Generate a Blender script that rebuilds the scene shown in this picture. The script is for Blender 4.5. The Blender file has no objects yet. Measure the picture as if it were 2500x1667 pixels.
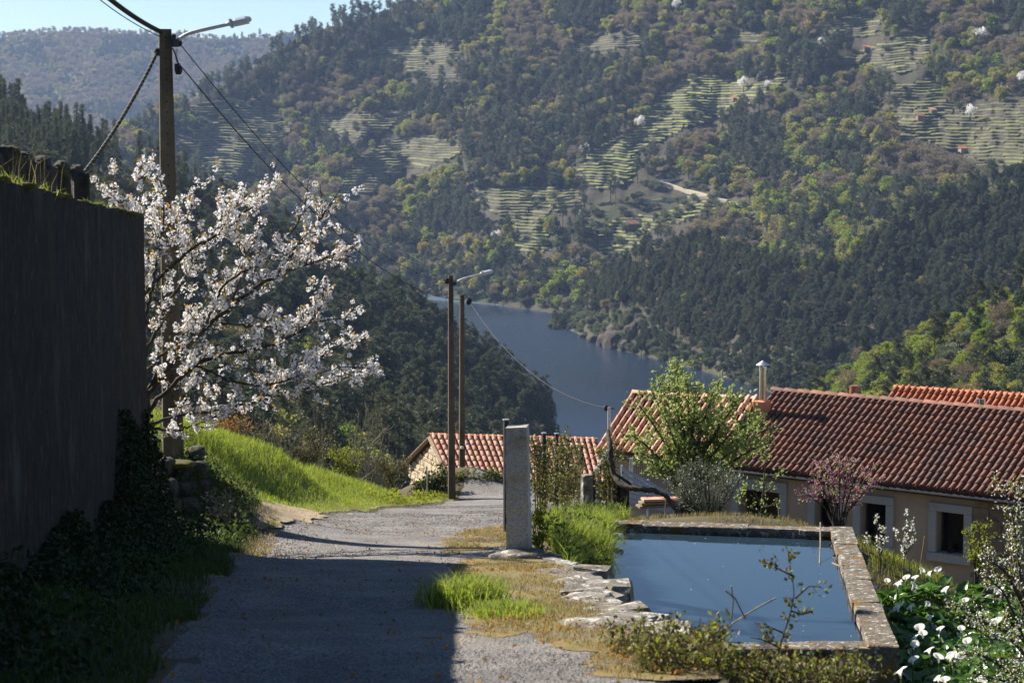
import bpy, math, random
import numpy as np
from mathutils import Vector, Matrix

# ------------------------------------------------------------------ camera, sky, sun, exposure
S = bpy.context.scene
F = 4861.0                      # focal length in pixels of the 2500 px wide photograph (70 mm)
PITCH = math.atan(483.0 / F)
cam_d = bpy.data.cameras.new('camera'); cam = bpy.data.objects.new('camera', cam_d)
S.collection.objects.link(cam); S.camera = cam
cam_d.sensor_width = 36.0; cam_d.lens = 70.0
cam_d.clip_start = 0.1; cam_d.clip_end = 20000
cam.location = (0, 0, 0); cam.rotation_euler = (math.pi / 2 - PITCH, 0, 0)
cam_d.dof.use_dof = True; cam_d.dof.focus_distance = 38.0; cam_d.dof.aperture_fstop = 4.0

TO_SUN = Vector((-0.64, 0.50, 0.58)).normalized()
sun_d = bpy.data.lights.new('sun', 'SUN'); sun = bpy.data.objects.new('sun', sun_d)
S.collection.objects.link(sun)
sun_d.energy = 5.0; sun_d.angle = math.radians(0.5); sun_d.color = (1.0, 0.93, 0.82)
sun.rotation_euler = (-TO_SUN).to_track_quat('-Z', 'Y').to_euler()
W = bpy.data.worlds.new('World'); S.world = W; W.use_nodes = True
sky_n = W.node_tree.nodes.new('ShaderNodeTexSky'); sky_n.sky_type = 'NISHITA'; sky_n.sun_disc = False
sky_n.sun_elevation = math.asin(TO_SUN.z); sky_n.sun_rotation = math.atan2(TO_SUN.x, TO_SUN.y)
sky_n.air_density = 1.0; sky_n.dust_density = 0.15; sky_n.ozone_density = 4.5; sky_n.altitude = 400
W.node_tree.links.new(sky_n.outputs[0], W.node_tree.nodes['Background'].inputs[0])
W.node_tree.nodes['Background'].inputs[1].default_value = 0.05
S.view_settings.view_transform = 'Standard'; S.view_settings.look = 'None'
S.view_settings.exposure = 1.3; S.view_settings.gamma = 1.0
S.render.engine = 'CYCLES'
cy = S.cycles
cy.max_bounces = 6; cy.diffuse_bounces = 3; cy.glossy_bounces = 3; cy.transmission_bounces = 4
cy.transparent_max_bounces = 6; cy.volume_bounces = 0; cy.use_denoising = True
cy.caustics_reflective = False; cy.caustics_refractive = False

# ------------------------------------------------------------------ helpers
COL = S.collection
rng = np.random.default_rng(7)
cp, sp_ = math.cos(PITCH), math.sin(PITCH)

def P(px, py, d):
    """pixel of the photograph at depth d (metres along +Y) -> point of the place"""
    x = (px - 1250.0) / F; v = (833.5 - py) / F
    k = d / (cp + v * sp_)
    return np.array([x * k, d, (-sp_ + v * cp) * k])

def pix(p):
    p = np.atleast_2d(np.asarray(p, float))
    dep = p[:, 1] * cp - p[:, 2] * sp_; up = p[:, 1] * sp_ + p[:, 2] * cp
    return 1250 + F * p[:, 0] / dep, 833.5 - F * up / dep

def hash2(ix, iy, seed):
    h = (ix.astype(np.int64) * 374761393 + iy.astype(np.int64) * 668265263 + seed * 1442695041) & 0x7fffffff
    h = ((h ^ (h >> 13)) * 1274126177) & 0x7fffffff
    return ((h ^ (h >> 16)) & 0xffff) / 65535.0

def vnoise(x, y, seed=0):
    x = np.asarray(x, float); y = np.asarray(y, float)
    ix = np.floor(x); iy = np.floor(y); fx = x - ix; fy = y - iy
    fx = fx * fx * (3 - 2 * fx); fy = fy * fy * (3 - 2 * fy)
    a = hash2(ix, iy, seed); b = hash2(ix + 1, iy, seed); c = hash2(ix, iy + 1, seed); d = hash2(ix + 1, iy + 1, seed)
    return (a * (1 - fx) + b * fx) * (1 - fy) + (c * (1 - fx) + d * fx) * fy

def fbm(x, y, seed=0, oct=4):
    s = 0; a = .5
    for o in range(oct):
        s = s + a * (vnoise(x * 2 ** o, y * 2 ** o, seed + o * 17) - .5); a *= .5
    return s

def sstep(x): x = np.clip(x, 0, 1); return x * x * (3 - 2 * x)

def inpoly(px, py, poly):
    px = np.asarray(px, float); py = np.asarray(py, float); r = np.zeros(px.shape, bool); n = len(poly)
    for i in range(n):
        x0, y0 = poly[i]; x1, y1 = poly[(i + 1) % n]
        c = ((y0 > py) != (y1 > py)) & (px < (x1 - x0) * (py - y0) / ((y1 - y0) or 1e-9) + x0)
        r ^= c
    return r

def unit(v): v = np.asarray(v, float); return v / (np.linalg.norm(v, axis=-1, keepdims=True) + 1e-12)

class G:
    """collects pieces of one mesh"""
    def __init__(s): s.b = []
    def add(s, V, Fc, m=0):
        s.b.append((np.asarray(V, float).reshape(-1, 3), Fc, m)); return s
    def box(s, c, sx, sy, sz, rot=None, m=0, taper=1.0, ch=0.0, jit=0.0, r=None):
        """box; ch cuts the edges, jit makes it uneven"""
        h = np.array([sx, sy, sz]) / 2
        if ch <= 0:
            V = np.array([[x, y, z] for z in (-1, 1) for y in (-1, 1) for x in (-1, 1)], float)
            V[4:, :2] *= taper; V = V * h
            Fc = [(0, 2, 3, 1), (4, 5, 7, 6), (0, 1, 5, 4), (2, 6, 7, 3), (0, 4, 6, 2), (1, 3, 7, 5)]
        else:
            V, Fc = chamfer(h, ch)
        if jit: V = V + (r or rng).uniform(-jit, jit, V.shape)
        if rot is not None: V = V @ np.asarray(rot).T
        return s.add(V + np.asarray(c), Fc, m)
    def tube(s, path, rad, n=6, m=0, cap=True):
        path = np.asarray(path, float); k = len(path)
        rad = np.broadcast_to(np.asarray(rad, float), (k,)) if np.ndim(rad) == 0 or len(np.atleast_1d(rad)) == k else np.interp(np.linspace(0, 1, k), np.linspace(0, 1, len(rad)), rad)
        T = unit(np.gradient(path, axis=0))
        ref = np.array([0, 0, 1.0]) if abs(T[:, 2]).mean() < .8 else np.array([1.0, 0, 0])
        A = unit(np.cross(T, ref)); B = np.cross(T, A)
        a = np.linspace(0, 2 * math.pi, n, endpoint=False)
        V = path[:, None] + rad[:, None, None] * (np.cos(a)[None, :, None] * A[:, None] + np.sin(a)[None, :, None] * B[:, None])
        i = np.arange(k - 1)[:, None] * n; j = np.arange(n)[None]; j2 = (j + 1) % n
        Fq = np.stack([i + j, i + j2, i + n + j2, i + n + j], -1).reshape(-1, 4)
        s.add(V, Fq, m)
        if cap and n >= 3:
            s.add(V[0], [tuple(range(n))[::-1]], m); s.add(V[-1], [tuple(range(n))], m)
        return s
    def build(s, name, mats, parent=None, smooth=False, base=None, coll=None):
        if base is None and parent is not None and 'base' in parent: base = np.array(parent['base'])
        V = np.concatenate([b[0] for b in s.b]) if s.b else np.zeros((0, 3))
        if base is not None: V = V - np.asarray(base)
        idx = []; cnt = []; mi = []; off = 0
        for v, f, m in s.b:
            if isinstance(f, np.ndarray):
                idx.append((f + off).ravel()); cnt.append(np.full(len(f), f.shape[1]))
                mi.append(np.full(len(f), m) if np.ndim(m) == 0 else np.asarray(m))
            else:
                for q in f: idx.append(np.array(q) + off)
                cnt.append(np.array([len(q) for q in f])); mi.append(np.full(len(f), m))
            off += len(v)
        me = mesh_of(name, V, np.concatenate(idx), np.concatenate(cnt), np.concatenate(mi), smooth)
        for q in (mats if isinstance(mats, (list, tuple)) else [mats]): me.materials.append(q)
        o = bpy.data.objects.new(name, me)
        if coll is None: COL.objects.link(o)
        elif coll is not False: coll.objects.link(o)
        if parent is not None: o.parent = parent
        elif base is not None: o.location = [float(q) for q in base]
        return o

def mesh_of(name, V, idx, cnt, mi=None, smooth=False):
    me = bpy.data.meshes.new(name)
    me.vertices.add(len(V)); me.vertices.foreach_set('co', np.ascontiguousarray(V, np.float32).ravel())
    me.loops.add(len(idx)); me.loops.foreach_set('vertex_index', idx.astype(np.int32))
    me.polygons.add(len(cnt))
    st = np.concatenate([[0], np.cumsum(cnt)[:-1]]) if len(cnt) else np.zeros(0)
    me.polygons.foreach_set('loop_start', st.astype(np.int32))
    if mi is not None: me.polygons.foreach_set('material_index', mi.astype(np.int32))
    me.polygons.foreach_set('use_smooth', np.full(len(cnt), bool(smooth)))
    me.update(calc_edges=True); me.validate()
    return me

def chamfer(h, ch):
    V = []; ix = {}
    for sx in (-1, 1):
        for sy in (-1, 1):
            for sz in (-1, 1):
                for a in range(3):
                    p = np.array([sx, sy, sz]) * (h - ch); p[a] = (sx, sy, sz)[a] * h[a]
                    ix[(sx, sy, sz, a)] = len(V); V.append(p)
    Fc = []
    for a in range(3):
        b, c = (a + 1) % 3, (a + 2) % 3
        for s in (-1, 1):
            q = []
            for sb, sc in ((-1, -1), (1, -1), (1, 1), (-1, 1)):
                k = [0, 0, 0]; k[a] = s; k[b] = sb; k[c] = sc; q.append(ix[(*k, a)])
            Fc.append(tuple(q if s > 0 else q[::-1]))
        for sb in (-1, 1):
            for sc in (-1, 1):
                k0 = [0, 0, 0]; k0[a] = -1; k0[b] = sb; k0[c] = sc; k1 = list(k0); k1[a] = 1
                q = [ix[(*k0, b)], ix[(*k1, b)], ix[(*k1, c)], ix[(*k0, c)]]
                Fc.append(tuple(q if sb * sc < 0 else q[::-1]))
    for sx in (-1, 1):
        for sy in (-1, 1):
            for sz in (-1, 1):
                q = [ix[(sx, sy, sz, a)] for a in range(3)]
                Fc.append(tuple(q if sx * sy * sz > 0 else q[::-1]))
    return np.array(V), Fc

def leaves(C, L, Wd, axis=None, spread=1.0, r=rng, fold=.15, up=0.0):
    """n diamond leaves at C; returns V, F"""
    C = np.asarray(C, float).reshape(-1, 3); n = len(C)
    A = r.normal(size=(n, 3))
    if axis is not None: A = unit(axis) + spread * unit(A)
    A = unit(A + np.array([0, 0, up])); N = unit(np.cross(A, r.normal(size=(n, 3)))); B = np.cross(A, N)
    L = (np.asarray(L) * r.uniform(.7, 1.25, n))[:, None]; Wd = (np.asarray(Wd) * r.uniform(.7, 1.25, n))[:, None]
    V = np.stack([C, C + A * L * .45 + B * Wd * .5 + N * fold * Wd, C + A * L, C + A * L * .45 - B * Wd * .5 + N * fold * Wd], 1)
    return V.reshape(-1, 3), np.arange(n * 4).reshape(n, 4)

def blades(C, H, Wd, lean=.35, r=rng, wind=None):
    """grass blades rooted at C"""
    C = np.asarray(C, float).reshape(-1, 3); n = len(C)
    a = r.uniform(0, 2 * math.pi, n); D = np.stack([np.cos(a), np.sin(a), np.zeros(n)], 1)
    b = r.uniform(0, 2 * math.pi, n); Sd = np.stack([np.cos(b), np.sin(b), np.zeros(n)], 1)
    H = (np.asarray(H) * r.uniform(.55, 1.3, n))[:, None]; w = (np.asarray(Wd) * r.uniform(.7, 1.3, n))[:, None]
    l = (lean * r.uniform(.2, 1.6, n))[:, None]; up = np.array([0, 0, 1.0])
    M = C + up * H * .6 + D * H * l * .3; T = C + up * H * (1 - .35 * l) + D * H * l
    V = np.stack([C - Sd * w / 2, C + Sd * w / 2, M + Sd * w * .4, M - Sd * w * .4, T + Sd * w * .06, T - Sd * w * .06], 1)
    k = np.arange(n)[:, None] * 6
    Fq = np.concatenate([k + np.array([[0, 1, 2, 3]]), k + np.array([[3, 2, 4, 5]])])
    return V.reshape(-1, 3), Fq

def rotz(a): c, s = math.cos(a), math.sin(a); return np.array([[c, -s, 0], [s, c, 0], [0, 0, 1.0]])

def tag(o, label=None, cat=None, group=None, kind=None):
    if label: o['label'] = label
    if cat: o['category'] = cat
    if group: o['group'] = group
    if kind: o['kind'] = kind
    return o

def thing(name, base, label, cat, group=None):
    o = bpy.data.objects.new(name, None); COL.objects.link(o)
    o.location = [float(q) for q in base]; o['base'] = [float(q) for q in base]; o.empty_display_size = .1
    return tag(o, label, cat, group)

def sphere_mesh(sub=3):
    import bmesh
    bm = bmesh.new(); bmesh.ops.create_icosphere(bm, subdivisions=sub, radius=1.0)
    V = np.array([v.co[:] for v in bm.verts]); Fc = np.array([[v.index for v in f.verts] for f in bm.faces]); bm.free()
    return V, Fc
ICO1, ICO2, ICO3 = sphere_mesh(1), sphere_mesh(2), sphere_mesh(3)

def rock(c, size, seed=0, flat=.5, rz=0.0, ico=ICO3):
    V, Fc = ico; V = V.copy()
    V = np.sign(V) * np.abs(V) ** .72                    # squarer than a ball
    n = fbm(V[:, 0] * 1.6 + seed * 3.1 + V[:, 2], V[:, 1] * 1.6 + V[:, 2] * 1.3, seed, 4)
    V = V * (1 + .55 * n)[:, None]
    V = (V * np.asarray(size) / 2) @ rotz(rz).T
    return V + np.asarray(c), Fc

# ------------------------------------------------------------------ materials
def node_mat(name):
    m = bpy.data.materials.new(name); m.use_nodes = True
    nt = m.node_tree; b = nt.nodes['Principled BSDF']
    return m, nt, b, lambda t: nt.nodes.new(t), nt.links.new

def ramp(nt, cols):
    n = nt.nodes.new('ShaderNodeValToRGB'); e = n.color_ramp.elements
    while len(e) < len(cols): e.new(.5)
    for q, (p, c) in zip(e, cols): q.position = p; q.color = (*c, 1)
    return n

def surf(name, cols, scale=4.0, rough=.85, bump=.0, bscale=None, detail=6, spots=None, stretch=(1, 1, 1), spec=.25, metal=0.0, bdist=.02, world=False, fine=None):
    """colour from noise through a ramp, optional second-colour patches and relief"""
    m, nt, b, N, L = node_mat(name)
    tc = N('ShaderNodeNewGeometry').outputs['Position'] if world else N('ShaderNodeTexCoord').outputs['Object']
    mp = N('ShaderNodeMapping'); mp.inputs['Scale'].default_value = stretch; L(tc, mp.inputs[0])
    n = N('ShaderNodeTexNoise'); n.inputs['Scale'].default_value = scale; n.inputs['Detail'].default_value = detail; n.inputs['Roughness'].default_value = .65
    L(mp.outputs[0], n.inputs['Vector']); r = ramp(nt, cols); L(n.outputs['Fac'], r.inputs[0]); col = r.outputs[0]
    if fine:
        nf = N('ShaderNodeTexNoise'); nf.inputs['Scale'].default_value = fine[0]; nf.inputs['Detail'].default_value = 3; L(mp.outputs[0], nf.inputs['Vector'])
        rf = ramp(nt, [(.3, (1 - fine[1],) * 3), (.7, (1 + fine[1],) * 3)]); L(nf.outputs['Fac'], rf.inputs[0])
        mx = N('ShaderNodeMix'); mx.data_type = 'RGBA'; mx.blend_type = 'MULTIPLY'; mx.inputs[0].default_value = 1
        L(col, mx.inputs[6]); L(rf.outputs[0], mx.inputs[7]); col = mx.outputs[2]
    for sc, lo, hi, c in (spots or []):
        n2 = N('ShaderNodeTexNoise'); n2.inputs['Scale'].default_value = sc; n2.inputs['Detail'].default_value = 5; L(mp.outputs[0], n2.inputs['Vector'])
        r2 = ramp(nt, [(lo, (0, 0, 0)), (hi, (1, 1, 1))]); L(n2.outputs['Fac'], r2.inputs[0])
        mx = N('ShaderNodeMix'); mx.data_type = 'RGBA'; mx.inputs[7].default_value = (*c, 1); L(r2.outputs[0], mx.inputs[0]); L(col, mx.inputs[6]); col = mx.outputs[2]
    L(col, b.inputs['Base Color'])
    b.inputs['Roughness'].default_value = rough; b.inputs['Specular IOR Level'].default_value = spec; b.inputs['Metallic'].default_value = metal
    if bump:
        n3 = N('ShaderNodeTexNoise'); n3.inputs['Scale'].default_value = bscale or scale * 6; n3.inputs['Detail'].default_value = 6; L(mp.outputs[0], n3.inputs['Vector'])
        bp = N('ShaderNodeBump'); bp.inputs['Strength'].default_value = bump; bp.inputs['Distance'].default_value = bdist
        L(n3.outputs['Fac'], bp.inputs['Height']); L(bp.outputs[0], b.inputs['Normal'])
    return m

def leafmat(name, cols, trans=.4, tcol=None, obj=False, rough=.6, lo=.65, spec=.2):
    """leaf colour picked for each leaf (and, with obj, for each tree) from cols; light shines through"""
    m, nt, b, N, L = node_mat(name)
    isl = N('ShaderNodeNewGeometry').outputs['Random Per Island']
    k = [(i / max(1, len(cols) - 1) * .999, c) for i, c in enumerate(cols)]
    r = ramp(nt, k)
    if obj:
        L(N('ShaderNodeObjectInfo').outputs['Random'], r.inputs[0])
        r2 = ramp(nt, [(0, (lo,) * 3), (1, (1.3,) * 3)]); L(isl, r2.inputs[0])
        mx = N('ShaderNodeMix'); mx.data_type = 'RGBA'; mx.blend_type = 'MULTIPLY'; mx.inputs[0].default_value = 1
        L(r.outputs[0], mx.inputs[6]); L(r2.outputs[0], mx.inputs[7]); col = mx.outputs[2]
    else:
        L(isl, r.inputs[0]); col = r.outputs[0]
    L(col, b.inputs['Base Color']); b.inputs['Roughness'].default_value = rough; b.inputs['Specular IOR Level'].default_value = spec
    if trans > 0:
        t = N('ShaderNodeBsdfTranslucent')
        if tcol:
            mx = N('ShaderNodeMix'); mx.data_type = 'RGBA'; mx.blend_type = 'MULTIPLY'; mx.inputs[0].default_value = 1
            L(col, mx.inputs[6]); mx.inputs[7].default_value = (*tcol, 1); L(mx.outputs[2], t.inputs[0])
        else: L(col, t.inputs[0])
        ms = N('ShaderNodeMixShader'); ms.inputs[0].default_value = trans
        L(b.outputs[0], ms.inputs[1]); L(t.outputs[0], ms.inputs[2]); L(ms.outputs[0], nt.nodes['Material Output'].inputs[0])
    return m

def tilemat(name, cols, spots):
    m, nt, b, N, L = node_mat(name)
    a = N('ShaderNodeMath'); a.operation = 'ADD'; L(N('ShaderNodeNewGeometry').outputs['Random Per Island'], a.inputs[0]); L(N('ShaderNodeObjectInfo').outputs['Random'], a.inputs[1])
    f = N('ShaderNodeMath'); f.operation = 'FRACT'; L(a.outputs[0], f.inputs[0])
    r = ramp(nt, [(i / max(1, len(cols) - 1) * .999, c) for i, c in enumerate(cols)]); L(f.outputs[0], r.inputs[0]); col = r.outputs[0]
    ps = N('ShaderNodeNewGeometry').outputs['Position']
    for sc, lo, hi, c in spots:
        n2 = N('ShaderNodeTexNoise'); n2.inputs['Scale'].default_value = sc; n2.inputs['Detail'].default_value = 5; L(ps, n2.inputs['Vector'])
        r2 = ramp(nt, [(lo, (0, 0, 0)), (hi, (1, 1, 1))]); L(n2.outputs['Fac'], r2.inputs[0])
        mx = N('ShaderNodeMix'); mx.data_type = 'RGBA'; mx.inputs[7].default_value = (*c, 1); L(r2.outputs[0], mx.inputs[0]); L(col, mx.inputs[6]); col = mx.outputs[2]
    L(col, b.inputs['Base Color']); b.inputs['Roughness'].default_value = .8; b.inputs['Specular IOR Level'].default_value = .2
    return m

M = {}
M['gravel'] = surf('loose gravel', [(.3, (.13, .12, .115)), (.5, (.24, .225, .21)), (.7, (.36, .34, .32))], 30, .95, 0, world=True)
M['asphalt'] = surf('worn asphalt', [(.3, (0.140, 0.130, 0.126)), (.5, (0.205, 0.191, 0.181)), (.7, (0.279, 0.260, 0.246))], 1.1, .95, 1.0, 38, spots=[(.55, .6, .75, (0.279, 0.233, 0.167)), (60, .58, .64, (0.391, 0.372, 0.353)), (45, .58, .66, (0.065, 0.060, 0.060)), (1.7, .66, .7, (0.112, 0.102, 0.093))], bdist=.06, spec=.15, fine=(26, .4))
M['soil'] = surf('soil', [(.3, (0.042, 0.035, 0.017)), (.6, (0.091, 0.070, 0.035)), (.75, (0.070, 0.070, 0.021))], 1.5, .95, .6, 20, spots=[(.8, .55, .7, (0.049, 0.063, 0.014))])
M['dirt'] = surf('sandy dirt', [(.3, (.2, .15, .09)), (.6, (.33, .26, .17))], 3, .95, .8, 30, spots=[(2.2, .58, .7, (.16, .15, .05))])
M['drygrass'] = surf('dry verge', [(.3, (0.116, 0.079, 0.037)), (.5, (0.188, 0.138, 0.051)), (.7, (0.101, 0.101, 0.029))], 3, .95, .7, 40, spots=[(1.2, .58, .68, (0.145, 0.123, 0.094))])
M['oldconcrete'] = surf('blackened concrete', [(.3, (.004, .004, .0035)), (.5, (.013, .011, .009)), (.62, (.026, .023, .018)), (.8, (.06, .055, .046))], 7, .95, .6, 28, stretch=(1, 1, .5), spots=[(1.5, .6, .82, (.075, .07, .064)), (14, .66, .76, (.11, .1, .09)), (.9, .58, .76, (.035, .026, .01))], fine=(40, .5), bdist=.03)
M['moss'] = surf('moss', [(.3, (.035, .035, .008)), (.6, (.1, .085, .015)), (.8, (.07, .045, .015))], 8, .95, .8, 40)
M['granite'] = surf('granite', [(.35, (.26, .24, .21)), (.5, (.4, .38, .34)), (.65, (.52, .5, .46))], 45, .85, .5, 60, spots=[(2.2, .52, .72, (.27, .21, .12)), (3, .62, .72, (.09, .08, .03))], bdist=.012)
M['granite_clean'] = surf('dressed granite', [(.35, (0.304, 0.296, 0.288)), (.65, (0.440, 0.432, 0.416))], 40, .85, .15, 60, spots=[(1.5, .6, .8, (0.240, 0.224, 0.200))])
M['stone'] = surf('lichened field stone', [(.3, (0.085, 0.076, 0.064)), (.5, (0.170, 0.153, 0.128)), (.7, (0.281, 0.264, 0.230))], 5, .95, .9, 25, spots=[(7, .56, .62, (0.425, 0.408, 0.365)), (3, .6, .7, (0.145, 0.102, 0.025)), (2, .66, .74, (0.043, 0.038, 0.030))], bdist=.03, world=True)
M['coping'] = surf('mossy coping stone', [(.3, (.06, .05, .04)), (.5, (.13, .11, .085)), (.7, (.22, .2, .165))], 7, .95, .9, 30, spots=[(11, .57, .63, (.4, .37, .31)), (4, .56, .66, (.16, .09, .025)), (3, .64, .72, (.04, .035, .025))], bdist=.03, world=True)
M['turf'] = surf('short turf', [(.3, (.11, .12, .025)), (.5, (.17, .19, .04)), (.7, (.22, .2, .06))], 2.5, .95, .6, 40)
M['darkstone'] = surf('dark mossy stone', [(.3, (.02, .018, .015)), (.7, (.08, .07, .055))], 5, .95, .9, 20, spots=[(4, .6, .72, (.09, .08, .02))], bdist=.03, world=True)
M['rubble'] = surf('warm rubble stone', [(.3, (.3, .22, .13)), (.5, (.45, .36, .24)), (.7, (.55, .47, .34))], 3, .95, .6, 25, world=True)
M['rubble_brown'] = surf('brown rubble stone', [(.3, (.13, .09, .06)), (.5, (.22, .16, .11)), (.7, (.3, .25, .19))], 3, .95, .6, 25, world=True)
M['mortar'] = surf('mortar', [(.3, (.24, .19, .13)), (.7, (.36, .3, .22))], 6, .95, .4)
M['render'] = surf('beige house render', [(.3, (0.379, 0.280, 0.199)), (.7, (0.470, 0.361, 0.271))], 1.2, .9, .15, 40, spots=[(.7, .6, .8, (0.325, 0.225, 0.154))])
M['polecon'] = surf('weathered pole concrete', [(.3, (0.062, 0.050, 0.034)), (.55, (0.124, 0.099, 0.068)), (.75, (0.186, 0.161, 0.124))], 3, .95, .5, 30, stretch=(1, 1, .35), spots=[(3, .64, .72, (0.223, 0.211, 0.186))])
M['poledark'] = surf('dark pole concrete', [(.3, (.05, .04, .03)), (.7, (.13, .1, .08))], 3, .95, .4, 30, stretch=(1, 1, .35), spots=[(12, .66, .72, (.26, .2, .14))])
M['hole'] = surf('shadowed hole', [(.4, (.01, .01, .01)), (.6, (.015, .015, .015))], 3)
M['galv'] = surf('galvanised steel', [(.4, (.4, .41, .43)), (.6, (.52, .53, .55))], 8, .45, 0, metal=.7, spec=.5)
M['lampgrey'] = surf('grey lamp housing', [(.4, (.42, .43, .45)), (.6, (.5, .51, .53))], 5, .5, 0, spec=.5)
M['darksteel'] = surf('dark grey steel', [(.4, (.02, .022, .026)), (.6, (.035, .037, .042))], 8, .65, 0, spec=.25)
M['paleslat'] = surf('pale grey slat', [(.4, (.33, .36, .42)), (.6, (.42, .45, .5))], 6, .5, 0)
M['cable'] = surf('black cable', [(.4, (.012, .012, .012)), (.6, (.03, .028, .022))], 20, .6, 0)
M['cablegreen'] = surf('weathered cable', [(.4, (.02, .018, .01)), (.6, (.08, .075, .045))], 12, .7, 0)
M['white'] = surf('white plastic', [(.4, (.6, .6, .58)), (.6, (.7, .7, .68))], 8, .5, 0)
M['stainless'] = surf('polished steel flue', [(.4, (.6, .6, .6)), (.6, (.7, .7, .7))], 3, .14, 0, metal=1.0, spec=.5)
M['rust'] = surf('rusty flue', [(.3, (.25, .1, .05)), (.6, (.4, .2, .12))], 12, .45, 0, metal=.5)
M['timber'] = surf('old timber', [(.3, (.14, .1, .065)), (.7, (.3, .24, .17))], 8, .9, .4, stretch=(1, 1, 4))
M['bark'] = surf('bark', [(.3, (.025, .02, .015)), (.6, (.08, .065, .05)), (.8, (.14, .12, .08))], 14, .95, .6, 30)
M['palebark'] = surf('lichen twig', [(.3, (.16, .14, .1)), (.7, (.32, .3, .22))], 14, .95, .3)
M['terr_new'] = tilemat('orange clay tile', [(0.425, 0.145, 0.064), (0.527, 0.212, 0.111), (0.391, 0.128, 0.060), (0.493, 0.187, 0.093), (0.442, 0.170, 0.085)], [(1.5, .62, .78, (0.510, 0.281, 0.187)), (9, .7, .8, (0.170, 0.076, 0.043))])
M['terr_pink'] = tilemat('pale clay tile', [(.56, .28, .18), (.66, .38, .27), (.5, .23, .14), (.62, .33, .22), (.54, .26, .17)], [(1.6, .55, .72, (.68, .45, .33)), (10, .68, .78, (.25, .13, .08))])
M['terr_old'] = tilemat('old brown clay tile', [(.17, .08, .055), (.21, .095, .063), (.13, .068, .052), (.19, .088, .06), (.15, .08, .065), (.24, .11, .072), (.17, .075, .05)], [(1.2, .5, .72, (.11, .068, .056)), (7, .62, .7, (.06, .042, .037)), (22, .69, .74, (.34, .3, .25))])
M['terr_red'] = tilemat('red clay tile', [(.36, .115, .055), (.44, .15, .075), (.32, .1, .05), (.4, .135, .065)], [(1.5, .6, .8, (.25, .08, .045))])
M['terr_base'] = surf('shaded tile bed', [(.4, (.1, .045, .03)), (.6, (.17, .07, .045))], 5)
M['chimney_clay'] = surf('orange rendered chimney', [(.4, (.5, .19, .1)), (.6, (.58, .25, .14))], 3, .9)

def glassmat():
    m, nt, b, N, L = node_mat('dark window glass')
    b.inputs['Base Color'].default_value = (.006, .007, .008, 1); b.inputs['Roughness'].default_value = .08; b.inputs['Specular IOR Level'].default_value = .15
    return m
M['glass'] = glassmat()

def watermat(name, base, rough, bscale, bstr, stretch, big=None):
    m, nt, b, N, L = node_mat(name)
    b.inputs['Base Color'].default_value = (*base, 1); b.inputs['Roughness'].default_value = rough; b.inputs['IOR'].default_value = 1.333
    tc = N('ShaderNodeNewGeometry').outputs['Position']; mp = N('ShaderNodeMapping'); mp.inputs['Scale'].default_value = stretch; L(tc, mp.inputs[0])
    n = N('ShaderNodeTexNoise'); n.inputs['Scale'].default_value = bscale; n.inputs['Detail'].default_value = 4; L(mp.outputs[0], n.inputs['Vector'])
    bp = N('ShaderNodeBump'); bp.inputs['Strength'].default_value = bstr; bp.inputs['Distance'].default_value = 1.0 / bscale * .12
    L(n.outputs['Fac'], bp.inputs['Height']); L(bp.outputs[0], b.inputs['Normal'])
    if big:
        n2 = N('ShaderNodeTexNoise'); n2.inputs['Scale'].default_value = big[0]; n2.inputs['Detail'].default_value = 3; L(mp.outputs[0], n2.inputs['Vector'])
        r = ramp(nt, [(.35, (big[1],) * 3), (.65, (big[2],) * 3)]); L(n2.outputs['Fac'], r.inputs[0]); L(r.outputs[0], b.inputs['Roughness'])
    return m
M['river'] = watermat('river water', (.014, .026, .05), .22, .25, .6, (1, .45, 1), (.006, .16, .34))
M['poolwater'] = watermat('murky pool water', (.018, .034, .05), .02, 4, .04, (1, 1, 1))

# foliage
M['lf_bare'] = leafmat('budding twigs', [(.2, .165, .11), (.25, .195, .11), (.22, .19, .155), (.28, .22, .1), (.27, .23, .09), (.2, .17, .14)], .3, obj=True)
M['lf_spring'] = leafmat('young leaves', [(0.276, 0.230, 0.057), (0.241, 0.276, 0.052), (0.322, 0.287, 0.069), (0.196, 0.253, 0.052), (0.345, 0.299, 0.081)], .45, obj=True)
M['lf_lime'] = leafmat('lime leaves', [(.2, .27, .03), (.27, .32, .04), (.16, .24, .03), (.3, .32, .05)], .5, obj=True)
M['lf_pine'] = leafmat('pine needles', [(.09, .112, .058), (.115, .13, .066), (.1, .12, .07), (.13, .135, .066), (.08, .1, .055)], .22, obj=True)
M['lf_dark'] = leafmat('evergreen leaves', [(0.042, 0.067, 0.034), (0.076, 0.101, 0.042), (0.059, 0.084, 0.050)], .2, obj=True)
M['lf_scrub'] = leafmat('grey green scrub', [(0.120, 0.144, 0.072), (0.156, 0.180, 0.090), (0.108, 0.120, 0.072)], .35, obj=True)
M['lf_white'] = leafmat('white hillside blossom', [(.75, .72, .7), (.85, .83, .8)], .3, obj=True)
M['petal'] = leafmat('white petals', [(.82, .8, .79), (.9, .89, .88), (.86, .82, .82)], .35)
M['bud'] = leafmat('amber young leaves', [(.3, .2, .02), (.38, .19, .03), (.24, .24, .03)], .5)
M['grass'] = leafmat('fresh grass', [(.13, .2, .03), (.19, .26, .04), (.25, .31, .055), (.28, .28, .08), (.15, .22, .035)], .55, (1.15, 1.15, .7))
M['grassdry'] = leafmat('dry grass', [(.27, .21, .085), (.33, .26, .12), (.2, .19, .065), (.24, .165, .08), (.17, .19, .05)], .4)
M['weed'] = leafmat('dark weeds', [(.045, .075, .015), (.07, .1, .02), (.05, .085, .025)], .4)
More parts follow.
